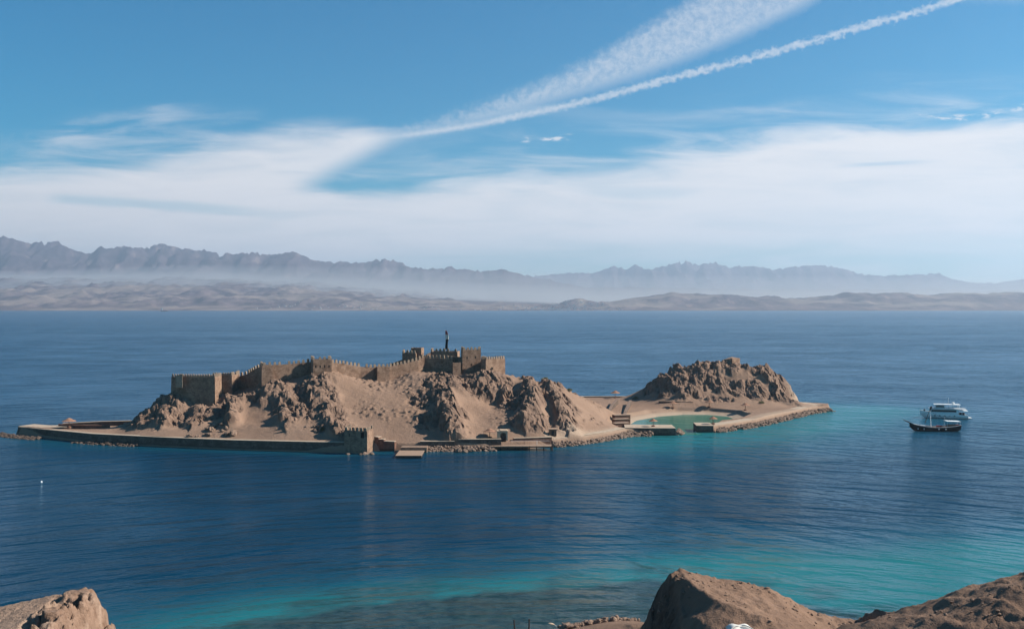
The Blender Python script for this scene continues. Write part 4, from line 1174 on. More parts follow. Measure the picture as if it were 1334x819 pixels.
def jetty():
    y0, y1 = 357.5, 362.5
    xa, xb = Xof(641, 359), Xof(720, 359)
    r = empty('jetty', ((xa + xb) / 2, 360, 0), 'wooden jetty on posts along the quay', 'jetty')
    cx = (xa + xb) / 2
    mb = MB()
    n = 44
    for k in range(n):
        x = xa + (xb - xa) * k / n
        mb.box(x - cx, x - cx + (xb - xa) / n * .9, y0 - 360, y1 - 360, 1.45, 1.58)
    mb.build('deck', M['planks'], r)
    mb = MB(); mb.box(xa - cx, xb - cx, y0 - 360 - .1, y0 - 360 + .12, 1.1, 1.44); mb.build('edge_beam', M['wood'], r)
    for k in range(9):
        for yy in (y0 + .3, y1 - .6):
            x = xa + .6 + (xb - xa - 1.2) * k / 8 - cx
            mb = MB(); mb.tube((0, 0, -2), (0, 0, 3.6), .16, .14, 8); mb.build('post', M['darkwood'], r, (x, yy - 360, -2 + .02))
    for k in range(4):
        x = xb - 1 - k * 4.6 - cx
        mb = MB(); mb.tube((0, 0, 0), (0, 0, 1.5), .07, .06, 6); mb.build('rail_post', M['white'] if k % 2 else M['darkwood'], r, (x, y1 - .3 - 360, 1.5))
    mb = MB(); mb.tube((xb - 1 - cx, y1 - .3 - 360, 2.9), (xb - 15 - cx, y1 - .3 - 360, 2.9), .05, .05, 6); mb.build('handrail', M['offwhite'], r)
    mb = MB(); mb.tube((0, 0, -2.5), (0, 0, 3.4), .28, .26, 10); mb.lathe([(.32, 3.3), (.34, 3.5), (.05, 3.7)], 10)
    o = mb.build('mooring_post', M['darkwood'], None, (Xof(719.5, 356.8), 356.8, 0)); tag(o, 'thick dark mooring post at the right end of the jetty', 'post')
jetty()

# ------------------------------------------------------------------ kiosks, parasols, shrubs, boulders
def kiosk():
    x, y = Xof(654.5, 363), 363.0
    z = 3.6
    r = empty('kiosk', (x, y, z), 'small plastered kiosk with an arched open front above the jetty', 'kiosk')
    w, d, h = 3.9, 3.2, 2.7
    t = .35
    mb = MB()
    mb.box(-w / 2, -w / 2 + 1.2, -d / 2, d / 2, -.5, h); mb.box(w / 2 - .6, w / 2, -d / 2, d / 2, -.5, h); mb.box(-w / 2 + 1.2, w / 2 - .6, d / 2 - t, d / 2, -.5, h)
    # arch over the opening
    n = 8; x0, x1 = -w / 2 + 1.2, w / 2 - .6
    for k in range(n):
        a0, a1 = math.pi * k / n, math.pi * (k + 1) / n
        xm, rr = (x0 + x1) / 2, (x1 - x0) / 2
        p = [(xm - rr * math.cos(a0), 1.5 + .8 * math.sin(a0)), (xm - rr * math.cos(a1), 1.5 + .8 * math.sin(a1))]
        a = [mb.bm.verts.new((q[0], yy, q[1])) for yy in (-d / 2, -d / 2 + t) for q in p]
        b = [mb.bm.verts.new((q[0], yy, h)) for yy in (-d / 2, -d / 2 + t) for q in p]
        mb.face((a[0], a[1], b[1], b[0])); mb.face((a[2], b[2], b[3], a[3])); mb.face((a[0], a[2], a[3], a[1])); mb.face((b[0], b[1], b[3], b[2]))
    mb.build('wall', M['plaster'], r)
    mb = MB(); mb.box(-w / 2 - .15, w / 2 + .15, -d / 2 - .15, d / 2 + .15, h + .003, h + .28); mb.prism([(-1.0, -d / 2), (w / 2 - .2, -d / 2), (w / 2 - .2, d / 2), (-1.0, d / 2)], h + .283, [h + .5, h + .5, h + .6, h + .6]); mb.build('roof', M['plaster'], r, bevel=.08)
    mb = MB(); mb.box(x0 + .1, x1 - .1, -d / 2 + .5, -d / 2 + .9, -.4, .95); mb.build('counter', M['darkwood'], r)
    x, y = Xof(720, 371.5), 371.5
    z = gz(x, y)
    r = empty('hut', (x, y, z), 'little wooden hut with a flat roof behind the sea wall', 'hut')
    mb = MB(); mb.box(-1.4, 1.4, -1, 1, -.5, 1.9); mb.build('wall', M['wood'], r)
    mb = MB(); mb.prism([(-1.8, -1.4), (1.8, -1.4), (1.8, 1.3), (-1.8, 1.3)], [1.95, 1.95, 2.2, 2.2], [2.12, 2.12, 2.38, 2.38]); mb.build('roof', M['planks'], r)
    mb = MB(); mb.box(-.5, .4, -1.04, -.98, -.3, 1.55); mb.build('door', M['darkwood'], r)
kiosk()

def parasol(name, x, y, z, dia, h, label, seed, group='thatched parasols on the island'):
    r = empty(name, (x, y, z), label, 'parasol', group)
    mb = MB(); mb.tube((0, 0, -.4), (0, 0, h - .3), .14, .11, 10); mb.build('pole', M['wood'], r)
    R_ = dia / 2
    mb = MB(); mb.lathe([(R_ * .98, h * .66), (R_, h * .68), (R_ * .62, h * .79), (R_ * .30, h * .86), (R_ * .28, h * .84), (R_ * .5, h * .775), (R_ * .9, h * .655)], 28, .035, seed); mb.build('canopy', M['thatch'], r)
    mb = MB(); mb.lathe([(R_ * .44, h * .845), (R_ * .46, h * .86), (R_ * .2, h * .95), (.05, h)], 20, .03, seed + 1); mb.build('cap', M['thatch'], r)
    mb = MB(); mb.lathe([(.75, -.2), (.75, .42), (.55, .5), (.15, .52)], 14); mb.build('base', M['redstone'], r)
    return r
for i, (px, Y, z, dia, h, lab) in enumerate([
        (90, 396, 3.5, 5.4, 3.9, 'thatched parasol standing alone on the left spit'),
        (801.5, 531, None, 5.2, 4.2, 'thatched parasol by the back sea wall of the isthmus'),
        (638, 364, None, 4.9, 3.6, 'thatched parasol beside the arched kiosk'),
        (851, 404, 3.0, 3.7, 3.3, 'thatched parasol on the broad breakwater at the lagoon mouth'),
        (929, 414, 2.8, 3.7, 3.3, 'thatched parasol on the shorter breakwater right of the lagoon mouth'),
        (876.5, 481, None, 4.2, 3.4, 'thatched parasol before the ruined terrace wall behind the lagoon'),
        (924, 482, None, 4.0, 3.6, 'thatched parasol at the back of the lagoon under the right hill'),
        (971, 470, None, 4.4, 3.6, 'thatched parasol at the right end of the lagoon beach')]):
    x = Xof(px, Y)
    parasol('parasol', x, Y, gz(x, Y) if z is None else z, dia, h, lab, 50 + i)

def boulder_meshes(mat, n=5, seed=3, squash=.75):
    out = []
    for k in range(n):
        bm = bmesh.new()
        bmesh.ops.create_icosphere(bm, subdivisions=3, radius=1)
        co = np.array([v.co[:] for v in bm.verts])
        d = 0.75 + .55 * facet(co[:, 0] * 1.4 + k * 9 + co[:, 2] * .8, co[:, 1] * 1.4 - co[:, 2] * .9, seed + k, .9) + .2 * (fbm(co[:, 0] * 3 + k, co[:, 1] * 3, co[:, 2] * 3, 3, seed) - .5)
        for v, q in zip(bm.verts, d):
            v.co = Vector((v.co.x * q, v.co.y * q * .85, v.co.z * q * squash))
        me = bpy.data.meshes.new('boulder'); bm.to_mesh(me); bm.free()
        me.materials.append(M[mat])
        out.append(me)
    return out
BOULD = boulder_meshes('boulder')
DARKB = boulder_meshes('rubble', 5, 41)

def put_boulder(x, y, z, s, label, group, rnd, pool=BOULD):
    o = bpy.data.objects.new('boulder', rnd.choice(pool))
    COL.objects.link(o)
    o.location = (x, y, z + s * .25); o.rotation_euler = (rnd.uniform(-.4, .4), rnd.uniform(-.4, .4), rnd.uniform(0, 6.28))
    o.scale = (s * rnd.uniform(.8, 1.3), s * rnd.uniform(.8, 1.1), s * rnd.uniform(.7, 1.0))
    return tag(o, label, 'boulder', group)

def boulders():
    rnd = random.Random(21)
    for k in range(16):
        px = rnd.gauss(281, 17); Y = rnd.uniform(366, 376)
        x = Xof(px, Y)
        put_boulder(x, Y, gz(x, Y), rnd.uniform(.6, 1.7), 'fallen boulder in the heap on the sand below the west bastion', 'boulder heap below the west bastion', rnd)
    for k in range(7):
        Y = rnd.uniform(362, 369); x = Xof(rnd.uniform(395, 446), Y)
        put_boulder(x, Y, gz(x, Y), rnd.uniform(.5, 1.2), 'boulder on the quay left of the waterfront tower', 'boulders left of the waterfront tower', rnd)
    for k in range(9):
        Y = rnd.uniform(352.5, 356); x = Xof(rnd.uniform(594, 614), Y)
        put_boulder(x, Y, .1, rnd.uniform(.6, 1.3), 'boulder tumbled in the water in front of the white topped quay wall', 'boulders in front of the quay', rnd, DARKB)
    for k in range(7):
        Y = rnd.uniform(347, 349.5); x = Xof(rnd.uniform(452, 488), Y)
        put_boulder(x, Y, -.1, rnd.uniform(.5, 1.0), 'wet boulder at the foot of the waterfront tower', 'boulders under the waterfront tower', rnd, DARKB)
    for k in range(34):                      # row along the near track
        t = k / 33
        px = 736 + 96 * t + rnd.uniform(-2, 2)
        Y = 157.5 + 3.5 * t + rnd.uniform(-.8, .8)
        x = Xof(px, Y)
        put_boulder(x, Y, max(.6, nz(x, Y)) + rnd.uniform(-.1, .3), rnd.uniform(.35, .8) * (1.2 - .5 * t), 'boulder in the row edging the sandy track on the near shore', 'boulders edging the near track', rnd)
boulders()

def riprap(name, pts, width, n, label, seed, smin=.3, smax=.9, mat='rubble', z=.1, hgt=1.6):
    """loose shore stones, far too many to count"""
    rnd = random.Random(seed)
    bm = bmesh.new()
    base = [m for m in DARKB]
    seg = [(Vector(a), Vector(b)) for a, b in zip(pts, pts[1:])]
    Ls = [(b - a).length for a, b in seg]
    for k in range(n):
        (a, b) = rnd.choices(seg, Ls)[0]
        d = (b - a).normalized(); nn = Vector((d.y, -d.x))
        u = rnd.random() ** 1.2
        p = a + (b - a) * rnd.random() + nn * (u * width)
        s = rnd.uniform(smin, smax)
        st = len(bm.verts)
        r = bmesh.ops.create_icosphere(bm, subdivisions=1, radius=1)['verts']
        q = rnd.uniform(0, 6.28)
        for v in r:
            c = v.co * rnd.uniform(.75, 1.15)
            v.co = Vector((p.x + s * (c.x * math.cos(q) - c.y * math.sin(q)), p.y + s * (c.x * math.sin(q) + c.y * math.cos(q)) * .9, z + (1 - u) * hgt - .25 + s * c.z * .75))
    me = bpy.data.meshes.new(name); bm.to_mesh(me); bm.free()
    o = link(name, me, M[mat])
    return tag(o, label, 'shore rocks', None, 'stuff')
riprap('shore_rubble', [(-206, 402), (-198, 396), (-184, 388.5)], 4, 170, 'rubble round the left tip of the island', 1, .4, 1.0, 'wetrock', .0, .8)
riprap('shore_rubble', [(-166, 379), (-150, 372.5), (-138, 369)], 2.6, 130, 'rubble in front of the long sea wall', 2, .3, .8, 'wetrock', 0, .8)
riprap('shore_rubble', [Q(545, 0, 358)[:2], Q(595, 0, 358)[:2], Q(645, 0, 359)[:2]], 3.2, 260, 'rubble below the low quay walls', 3)
riprap('shore_rubble', [Q(718, 0, 367.5)[:2], Q(740, 0, 372)[:2], Q(765, 0, 379)[:2], Q(790, 0, 388)[:2], Q(818, 0, 399.5)[:2], Q(850, 0, 399)[:2]], 3.6, 480, 'rubble slope below the curved pale sea wall', 4)
riprap('shore_rubble', [(83, 409.5), (96, 421), (107, 432.5), (122, 452), (136, 471), (144, 482), (154, 490), (157, 493)], 3.2, 600, 'rubble slope along the right shore and pier', 5)
riprap('shore_rubble', [(66, 400), (68.5, 409)], 2.5, 60, 'rubble at the lagoon mouth', 6)

def shrub(px, py_or_Y, s, label, seed, n=160, flat=.6, zfun=gz):
    rnd = random.Random(seed)
    Y = py_or_Y; x = Xof(px, Y); z = zfun(x, Y)
    r = empty('shrub', (x, Y, z), label, 'shrub', 'desert shrubs')
    bm = bmesh.new()
    for k in range(n):
        a, e, q = rnd.uniform(0, 6.28), rnd.uniform(.05, 1.5), s * rnd.random() ** .45
        c = Vector((q * math.cos(a) * math.cos(e), q * math.sin(a) * math.cos(e), q * math.sin(e) * flat + .1))
        l = s * rnd.uniform(.12, .26)
        u = Vector((rnd.gauss(0, 1), rnd.gauss(0, 1), rnd.gauss(0, 1))).normalized(); v = u.orthogonal().normalized()
        bm.faces.new([bm.verts.new(c + u * l), bm.verts.new(c + v * l * .4), bm.verts.new(c - u * l), bm.verts.new(c - v * l * .4)])
    me = bpy.data.meshes.new('foliage'); bm.to_mesh(me); bm.free()
    link('foliage', me, M['leaf'], r)
    mb = MB()
    for k in range(5):
        a = k * 1.3 + rnd.random()
        mb.tube((0, 0, -.2), (s * .6 * math.cos(a), s * .6 * math.sin(a), s * flat * .6), .05 * s, .015 * s, 5)
    mb.build('stems', M['twig'], r)
shrub(421, 366, 1.6, 'low green shrub at the foot of the crag left of the waterfront tower', 1, 220, .9)
shrub(710, 422, 1.9, 'larger olive shrub on the crest right of the castle', 2)
shrub(742, 424, 1.5, 'smaller olive shrub further down the crest right of the castle', 3)
shrub(828, 512, 1.8, 'dark shrub at the left foot of the right hill', 4)
shrub(992, 488, 1.6, 'greenish shrub low on the right hill above the sea wall', 5)
shrub(706, 382, 1.0, 'shrub in the shade of the crag above the jetty', 6)

# ------------------------------------------------------------------ boats
def loft(stations, mat, name, parent, close=True):
    """stations: (x, halfbeam, sheer z, keel z, flare)"""
    mb = MB(); bm = mb.bm
    rows = []
    for x, b, zs, zk, fl in stations:
        prof = [(-1, 0.0), (-.97, .35), (-.82, .7), (-.45, .93), (0, 1.0), (.45, .93), (.82, .7), (.97, .35), (1, 0.0)]
        rows.append([bm.verts.new((x, b * (u if abs(u) > .9 else u * fl), zs + (zk - zs) * t)) for u, t in prof])
    for a, c in zip(rows, rows[1:]):
        for i in range(len(a) - 1):
            mb.face((a[i], a[i + 1], c[i + 1], c[i]))
    mb.face(rows[0]); mb.face(rows[-1][::-1])
    for a, c in zip(rows, rows[1:]):
        v = [bm.verts.new(a[0].co - Vector((0, 0, .0))), bm.verts.new(a[-1].co), bm.verts.new(c[-1].co), bm.verts.new(c[0].co)]
    return mb.build(name, mat, parent, smooth=False)

def deck_plate(stations, drop, mat, name, parent):
    mb = MB(); bm = mb.bm
    L = [(bm.verts.new((x, -b * .94, zs - drop)), bm.verts.new((x, b * .94, zs - drop))) for x, b, zs, zk, fl in stations]
    for a, c in zip(L, L[1:]):
        mb.face((a[0], c[0], c[1], a[1]))
    return mb.build(name, mat, parent)

def dhow():
    Y = 414.0; x = Xof(1216, Y)
    r = empty('dhow', (x, Y, 0), 'old black wooden dhow with a white mast and stern awning', 'boat', None, R(-3))
    S = [(-9.8, .12, 3.6, 1.7, .8), (-8.3, .9, 2.9, .3, .8), (-6, 1.8, 2.3, -.4, .85), (-3, 2.4, 1.85, -.6, .92), (0, 2.6, 1.65, -.7, .95), (4, 2.6, 1.75, -.7, .95), (8, 2.3, 2.15, -.5, .95), (10.6, 1.9, 2.6, .2, .95)]
    hull = loft(S, M['hull_black'], 'hull', r)
    mb = MB()
    for a, c in zip(S, S[1:]):
        for sgn in (-1, 1):
            mb.tube((a[0], sgn * a[1], a[2] + .03), (c[0], sgn * c[1], c[2] + .03), .09, .09, 6)
    mb.build('rubbing_strake', M['offwhite'], hull)
    deck_plate(S, .35, M['planks'], 'deck', r)
    mb = MB(); mb.tube((-9.2, 0, 3.1), (-12.4, 0, 4.6), .26, .14, 8); mb.lathe([(.05, 0), (.22, .1), (.05, .3)], 8); mb.build('bowsprit', M['darkwood'], r)
    mb = MB(); mb.tube((-.9, 0, .6), (-1.4, 0, 8.2), .17, .11, 10); mb.build('mast', M['white'], r)
    mb = MB(); mb.tube((-3.6, -.4, 3.2), (-1.2, 0, 9.6), .14, .09, 8); mb.build('yard', M['twig'], r)
    mb = MB(); mb.lathe([(.05, 0), (.32, .25), (.42, .8), (.35, 1.3), (.05, 1.7)], 10, .06, 3); o = mb.build('furled_pennant', M['blackcloth'], r, (-1.35, 0, 8.7)); o.rotation_euler = (0, R(22), 0)
    mb = MB(); mb.tube((4.6, 0, .8), (4.5, 0, 6.4), .09, .06, 8); mb.build('mizzen_mast', M['offwhite'], r)
    mb = MB()
    for a, b in (((-1.4, 0, 8.1), (-11.6, 0, 3.6)), ((-1.4, 0, 8.1), (9.9, 0, 2.4)), ((4.5, 0, 6.3), (9.9, 1.4, 2.2))):
        mb.tube(a, b, .04, .04, 5)
    mb.build('rigging', M['darkwood'], r)
    mb = MB(); mb.prism([(4.8, -2.0), (10.6, -1.8), (10.6, 1.8), (4.8, 2.0)], [4.12, 3.92, 3.92, 4.12], [4.27, 4.07, 4.07, 4.27]); mb.build('awning', M['white'], r, bevel=.04)
    for px_, py_ in ((5.0, -1.8), (5.0, 1.8), (10.3, -1.6), (10.3, 1.6)):
        mb = MB(); mb.tube((0, 0, 0), (0, 0, 3.05), .06, .05, 6); mb.build('awning_post', M['offwhite'], r, (px_, py_, 1.0))
    mb = MB(); mb.box(5.6, 8.8, -1.1, 1.1, 1.2, 2.7); mb.build('cabin', M['wood'], r, bevel=.06)
    for k, xx in enumerate((-6.8, -4.6, 1.2, 4.0)):
        mb = MB(); mb.lathe([(.05, -.3), (.2, -.24), (.24, 0), (.2, .24), (.05, .3)], 10); mb.build('fender', M['offwhite'], r, (xx, -(1.6 if xx < -6 else 2.3 if xx < -4 else 2.72), 1.0))
    mb = MB(); mb.tube((8.6, -1.9, 1.6), (10.9, -1.9, 2.4), .06, .05, 6); mb.tube((10.9, -1.8, 2.5), (10.9, 1.8, 2.5), .06, .06, 6); mb.build('stern_rail', M['red'], r)
    mb = MB(); mb.box(-5.3, -3.4, -.8, .8, 1.3, 2.35); mb.build('hatch', M['offwhite'], r, bevel=.06)
    mb = MB(); mb.lathe([(.1, 0), (.5, .05), (.55, .6), (.45, 1.0), (.1, 1.1)], 12); mb.build('barrel', M['red'], r, (2.1, -.9, 1.3))
    mb = MB(); mb.box(1.4, 3.6, -.3, .9, 1.3, 2.2); mb.build('chest', M['red'], r, bevel=.05)
    for k, xx in enumerate((8.9, 9.6)):
        mb = MB(); mb.box(xx - .28, xx + .28, -1.5, -.9, 1.9, 2.9); mb.build('red_locker', M['red'], r, bevel=.05)
dhow()

def yacht():
    Y = 461.0; x = Xof(1232, Y)
    r = empty('yacht', (x, Y, 0), 'white dive yacht with stacked decks anchored behind the dhow', 'boat', None, R(-14))
    S = [(-11.2, .15, 3.5, 1.6, .75), (-9.8, 1.1, 3.3, .4, .8), (-7.5, 2.1, 3.0, -.4, .85), (-4, 2.7, 2.7, -.6, .92), (1, 2.9, 2.3, -.6, .95), (6, 2.8, 1.9, -.5, .95), (9.3, 2.5, 1.5, -.2, .95)]
    hull = loft(S, M['white'], 'hull', r)
    deck_plate(S, .3, M['offwhite'], 'deck', r)
    mb = MB(); mb.box(9.2, 10.9, -2.2, 2.2, .35, .55); mb.build('swim_platform', M['offwhite'], hull)
    cab = MB(); cab.prism([(-6.6, -1.5), (5.2, -2.2), (5.2, 2.2), (-6.6, 1.5)], 1.6, 4.35); cb = cab.build('saloon', M['white'], r, bevel=.12)
    mb = MB(); mb.prism([(-6.4, -1.62), (4.2, -2.23), (4.2, -2.1), (-6.4, -1.4)], 3.0, 3.95); mb.build('window', M['glass'], cb)
    mb = MB(); mb.prism([(-6.72, -1.35), (-6.55, -1.35), (-6.55, 1.35), (-6.72, 1.35)], 3.0, 3.95); mb.build('window', M['glass'], cb)
    mb = MB(); mb.prism([(-7.3, -1.9), (8.4, -2.6), (8.4, 2.6), (-7.3, 1.9)], 4.36, 4.56); mb.build('upper_deck', M['offwhite'], r, bevel=.05)
    wh = MB(); wh.prism([(-4.6, -1.3), (-.6, -1.7), (-.6, 1.7), (-4.6, 1.3)], 4.57, 6.1); w = wh.build('wheelhouse', M['white'], r, bevel=.12)
    mb = MB(); mb.prism([(-4.4, -1.42), (-1.0, -1.74), (-1.0, -1.6), (-4.4, -1.3)], 5.1, 5.8); mb.build('window', M['glass'], w)
    mb = MB(); mb.prism([(-5.2, -1.8), (6.0, -2.2), (6.0, 2.2), (-5.2, 1.8)], 6.3, 6.45); mb.build('roof', M['white'], r, bevel=.05)
    for xx in (2.2, 5.6):
        for sg in (-1, 1):
            mb = MB(); mb.tube((0, 0, 0), (0, 0, 1.75), .06, .06, 6); mb.build('roof_post', M['white'], r, (xx, sg * 1.9, 4.56))
    mb = MB(); mb.tube((1.0, 0, 6.4), (1.2, 0, 9.4), .08, .04, 8); mb.tube((1.1, -.7, 7.9), (1.1, .7, 7.9), .04, .04, 6); mb.build('mast', M['offwhite'], r)
    mb = MB()
    pts = [(-11, 0, 4.5), (-9.6, -1.1, 4.25), (-7.4, -2.1, 3.95), (-4, -2.65, 3.6)]
    for a, b in zip(pts, pts[1:]):
        mb.tube(a, b, .035, .035, 5); mb.tube(a, (a[0], a[1], a[2] - 1), .03, .03, 5)
    mb.build('bow_rail', M['metal'], r)
    mb = MB(); mb.box(6.3, 8.0, -1.5, 1.5, 1.6, 2.5); mb.build('stern_locker', M['offwhite'], r, bevel=.08)
    mb = MB(); mb.prism([(5.3, -2.4), (9.2, -2.3), (9.2, 2.3), (5.3, 2.4)], 3.6, 3.72); mb.build('stern_awning', M['white'], r)
    mb = MB(); mb.lathe([(.06, -.5), (.5, -.42), (.62, 0), (.5, .42), (.06, .5)], 14); mb.build('radar_dome', M['white'], r, (3.2, 0, 6.95))
    mb = MB()
    rail = [(-7.2, -1.85), (-2, -2.1), (3, -2.35), (8.3, -2.55)]
    for (xa, ya), (xb, yb) in zip(rail, rail[1:]):
        for zz in (4.95, 5.35):
            mb.tube((xa, ya, zz), (xb, yb, zz), .035, .035, 5)
        for q in range(3):
            t = q / 3
            mb.tube((xa + (xb - xa) * t, ya + (yb - ya) * t, 4.55), (xa + (xb - xa) * t, ya + (yb - ya) * t, 5.35), .03, .03, 5)
    mb.build('deck_rail', M['metal'], r)
    for k in range(5):
        mb = MB(); xx = -5.5 + k * 2.1
        mb.prism([(xx, -2.78), (xx + .7, -2.82), (xx + .7, -2.6), (xx, -2.6)], 1.15, 1.5)
        mb.build('porthole', M['glass'], hull)
    for k, xx in enumerate((5.6, 6.9)):
        mb = MB(); mb.box(xx, xx + .9, -1.9, -1.0, 1.6, 2.9); mb.build('dive_tank_rack', M['darkwood'], r, bevel=.05)
    mb = MB(); mb.box(5.25, 5.32, -2.0, 2.0, 1.6, 3.4); mb.build('saloon_door', M['glass'], cb)
    mb = MB(); mb.lathe([(.06, 0), (.35, .1), (.35, .85), (.06, .95)], 10)
    mb.build('anchor_winch', M['darkwood'], r, (-9.2, 0, 3.0))
yacht()

def ship():
    Y = 9000.0; x = Xof(214, Y)
    r = empty('cargo_ship', (x, Y, 0), 'tiny dark cargo ship far off below the left mountains', 'ship')
    mb = MB(); mb.prism([(-34, 0), (-30, -6), (33, -6), (35, 0), (33, 6), (-30, 6)], -3, [9, 9, 7.5, 7.5, 7.5, 9]); mb.build('hull', M['rust'], r)
    mb = MB(); mb.box(-27, -15, -5, 5, 8, 26); mb.box(-24, -18, -4, 4, 26, 31); mb.build('superstructure', M['offwhite'], r)
    mb = MB(); mb.tube((-14, 0, 8), (-14, 0, 33), 1.4, 1.0); mb.build('funnel', M['rust'], r)
    mb = MB(); mb.tube((14, 0, 7), (14, 0, 22), .6, .4); mb.build('derrick', M['rust'], r)
ship()

def buoy():
    Y = Yat(628); x = Xof(54, Y)
    mb = MB(); mb.lathe([(.03, -.2), (.2, -.15), (.28, .07), (.25, .27), (.14, .38), (.05, .41), (.05, .5), (.02, .54)], 16)
    o = mb.build('buoy', M['white'], None, (x, Y, 0), smooth=True); tag(o, 'small white buoy floating alone in the left foreground water', 'buoy')
buoy()

# ------------------------------------------------------------------ near shore things
def outcrop():
    st = .045
    xs = np.arange(-19.5, -11.2, st); ys = np.arange(26.5, 33.5, st)
    X, Y = np.meshgrid(xs, ys)
    pr = np.array([(-200, 815), (-60, 801), (0, 791), (40, 783), (80, 773), (100, 770), (115, 772), (124, 781), (131, 787), (134, 797), (135, 819)])
    px = CX + F * X / 30.3
    top = CH - (np.interp(px, pr[:, 0], pr[:, 1]) - HY) / F * 30.3
    Z = top - 0.10 * np.maximum(0, 30.3 - Y) - .35 * np.maximum(0, 28 - Y) ** 2 - 2.4 * np.maximum(0, Y - 30.5) ** 1.5
    edge = sstep(px, 60, 105)
    Z = Z + edge * (.42 * (ridged(X / .9, Y / .9, o=4, s=400) - .45) + .46 * (facet(X / .6, Y / .7, 402, 1.8) - .5) + .26 * (facet(X / .26, Y / .3, 404, 1.8) - .5) + .04 * (dome(X / .3, Y / .4, 406) - .3)) + (1 - edge) * (.10 * (fbm(X / .7, Y / .7, o=4, s=410) - .5) + .05 * (fbm(X / .12, Y / .12, o=2, s=412) - .5))
    side = X - (-12.25 + .30 * (fbm(Y / .5, Z / .5, s=420) - .5) - .05 * (30.3 - Y))
    Z = np.where(side > 0, Z - 5.5 * np.clip(side, 0, 1.2) ** .7 * (1 + .3 * fbm(X / .3, Y / .3, s=421)), Z)
    Z = np.minimum(Z, CH - (768 - HY) / F * 30.3)
    rim = np.minimum.reduce([X - xs[0], xs[-1] - X, Y - ys[0], ys[-1] - Y])
    Z = np.where(rim < .1, 30, Z)
    me = grid_mesh('rock_outcrop', X, Y, Z, {'rock': np.clip(edge * .55 + .2 * sstep(fbm(X / .4, Y / .4, s=430), .55, .7), 0, 1), 'pale': np.zeros(X.shape)})
    tag(link('rock_outcrop', me, M['outcrop']), 'pale broken rock outcrop in the lower left corner', 'rock')
outcrop()

def loose_stones(name, n, box, fz_, smin, smax, label, seed, mat, keep=None):
    """small stones strewn over a slope, far too many to count"""
    rnd = random.Random(seed)
    bm = bmesh.new()
    for k in range(n):
        x, y = rnd.uniform(box[0], box[1]), rnd.uniform(box[2], box[3])
        if vnoise(np.array([x / 4.0]), np.array([y / 4.0]), None, seed)[0] < rnd.uniform(.25, .75):
            continue
        s = smin + (smax - smin) * rnd.random() ** 3
        z = fz_(x, y)
        r = bmesh.ops.create_icosphere(bm, subdivisions=1, radius=1)['verts']
        a, b, c = rnd.uniform(.7, 1.3), rnd.uniform(.7, 1.3), rnd.uniform(.5, .9)
        for v in r:
            d = rnd.uniform(.75, 1.15)
            v.co = Vector((x + s * a * v.co.x * d, y + s * b * v.co.y * d, z + s * .15 + s * c * v.co.z * d))
    me = bpy.data.meshes.new(name); bm.to_mesh(me); bm.free()
    tag(link(name, me, M[mat]), label, 'stones', None, 'stuff')
loose_stones('loose_stones', 1300, (17, 48, 108, 137), nz, .06, .32, 'loose stones strewn over the near brown mound', 61, 'boulder')
loose_stones('loose_stones', 600, (38, 62, 84, 104), nz, .05, .25, 'loose stones strewn over the right hand slope', 62, 'boulder')

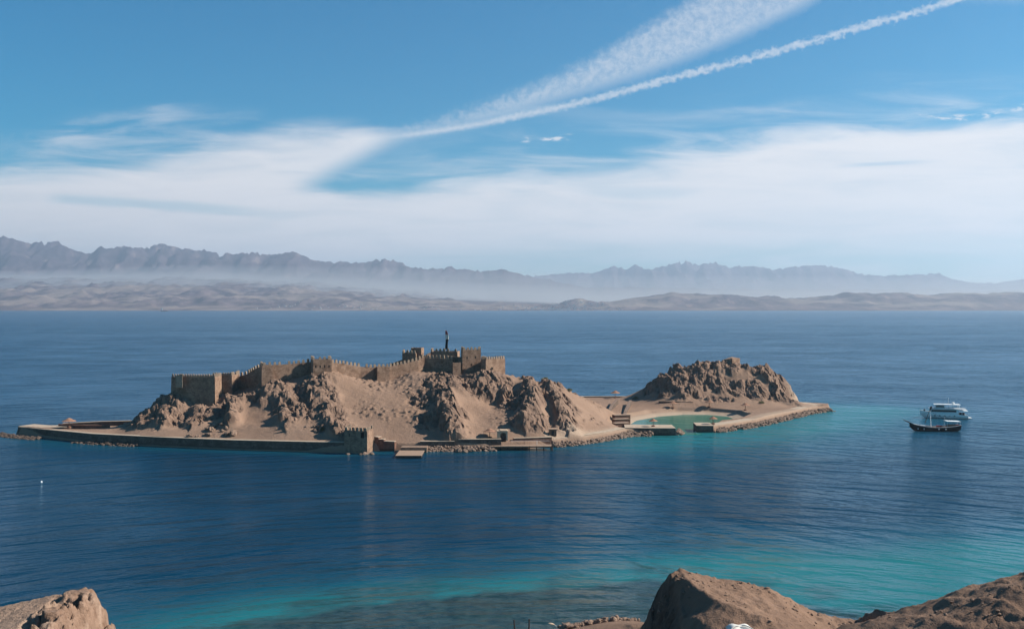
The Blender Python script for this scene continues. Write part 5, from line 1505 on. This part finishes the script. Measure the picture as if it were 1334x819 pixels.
def near_things():
    # two dark leaning posts and a lamp rising from the beach below the picture's edge
    for i, (px, py, lean, lab) in enumerate(((669.5, 806.5, .10, 'thin leaning wooden stake nearest the picture centre on the near beach'), (689.5, 805.5, -.03, 'upright dark wooden stake on the near beach left of the lamp'))):
        Y = 149.0; x, _, z = P(px, py, Y)
        g0 = max(nz(x, Y), -.2)
        mb = MB(); mb.tube((0, 0, -.6), (-lean * 4, 0, z - g0), .17, .10, 8)
        o = mb.build('wooden_stake', M['darkwood'], None, (x + lean * 4, Y, g0)); tag(o, lab, 'stake')
    Y = 151.0; x, _, z = P(725, 813, Y)
    g0 = nz(x, Y)
    r = empty('beach_lamp', (x, Y, g0), 'lamp with a small curved arm on the near beach', 'lamp')
    h = z - g0
    mb = MB(); mb.tube((0, 0, -.3), (0, 0, h - .25), .07, .05, 8); mb.tube((0, 0, h - .26), (-.45, 0, h + .08), .05, .04, 8); mb.build('pole', M['metal'], r)
    mb = MB(); mb.lathe([(.05, -.1), (.2, -.08), (.24, .02), (.1, .12), (.02, .14)], 12); o = mb.build('lamp_head', M['plaster'], r, (-.75, 0, h + .12)); o.scale = (2.0, 1, 1); o.rotation_euler = (0, R(12), 0)
    # white canvas shelter on the mound
    Y = 70.0
    while CH - (819 - HY) / F * Y > nz(Xof(964, Y), Y) and Y < 150:
        Y += .5
    Y -= 1.5
    x = Xof(964, Y)
    z = nz(x, Y)
    r = empty('canvas_shelter', (x, Y, z), 'white canvas shelter on the near brown mound at the bottom edge', 'shelter')
    zt = CH - (813.5 - HY) / F * Y - z
    mb = MB(); bm = mb.bm
    n = 10
    rows = []
    for j in range(n + 1):
        v = j / n * 2 - 1
        rows.append([bm.verts.new((u * 1.45, v * 1.1, zt - .55 * (abs(u) ** 2.2) - .25 * v * v + .22 * abs(u * v) - .10 * math.cos(u * 5))) for u in [k / 6 - 1 for k in range(13)]])
    for a, b in zip(rows, rows[1:]):
        for i in range(12):
            mb.face((a[i], a[i + 1], b[i + 1], b[i]))
    o = mb.build('canopy', M['cloth'], r, smooth=True); md = o.modifiers.new('thick', 'SOLIDIFY'); md.thickness = .04
    mb = MB()
    for s in (-1, 1):
        pr = None
        for k in range(9):
            t = k / 8
            p = (s * (1.45 - 1.3 * t), -1.12 + .8 * t, zt - .35 + .45 * math.sin(t * 2.2))
            if pr: mb.tube(pr, p, .07, .07, 6)
            pr = p
    mb.build('ridge_flap', M['cloth'], r)
    for sx in (-1.2, 1.2):
        for sy in (-.9, .9):
            mb = MB(); mb.tube((0, 0, -.4), (0, 0, max(.3, zt - .5)), .05, .05, 6); mb.build('pole', M['darkwood'], r, (sx, sy, 0))
near_things()
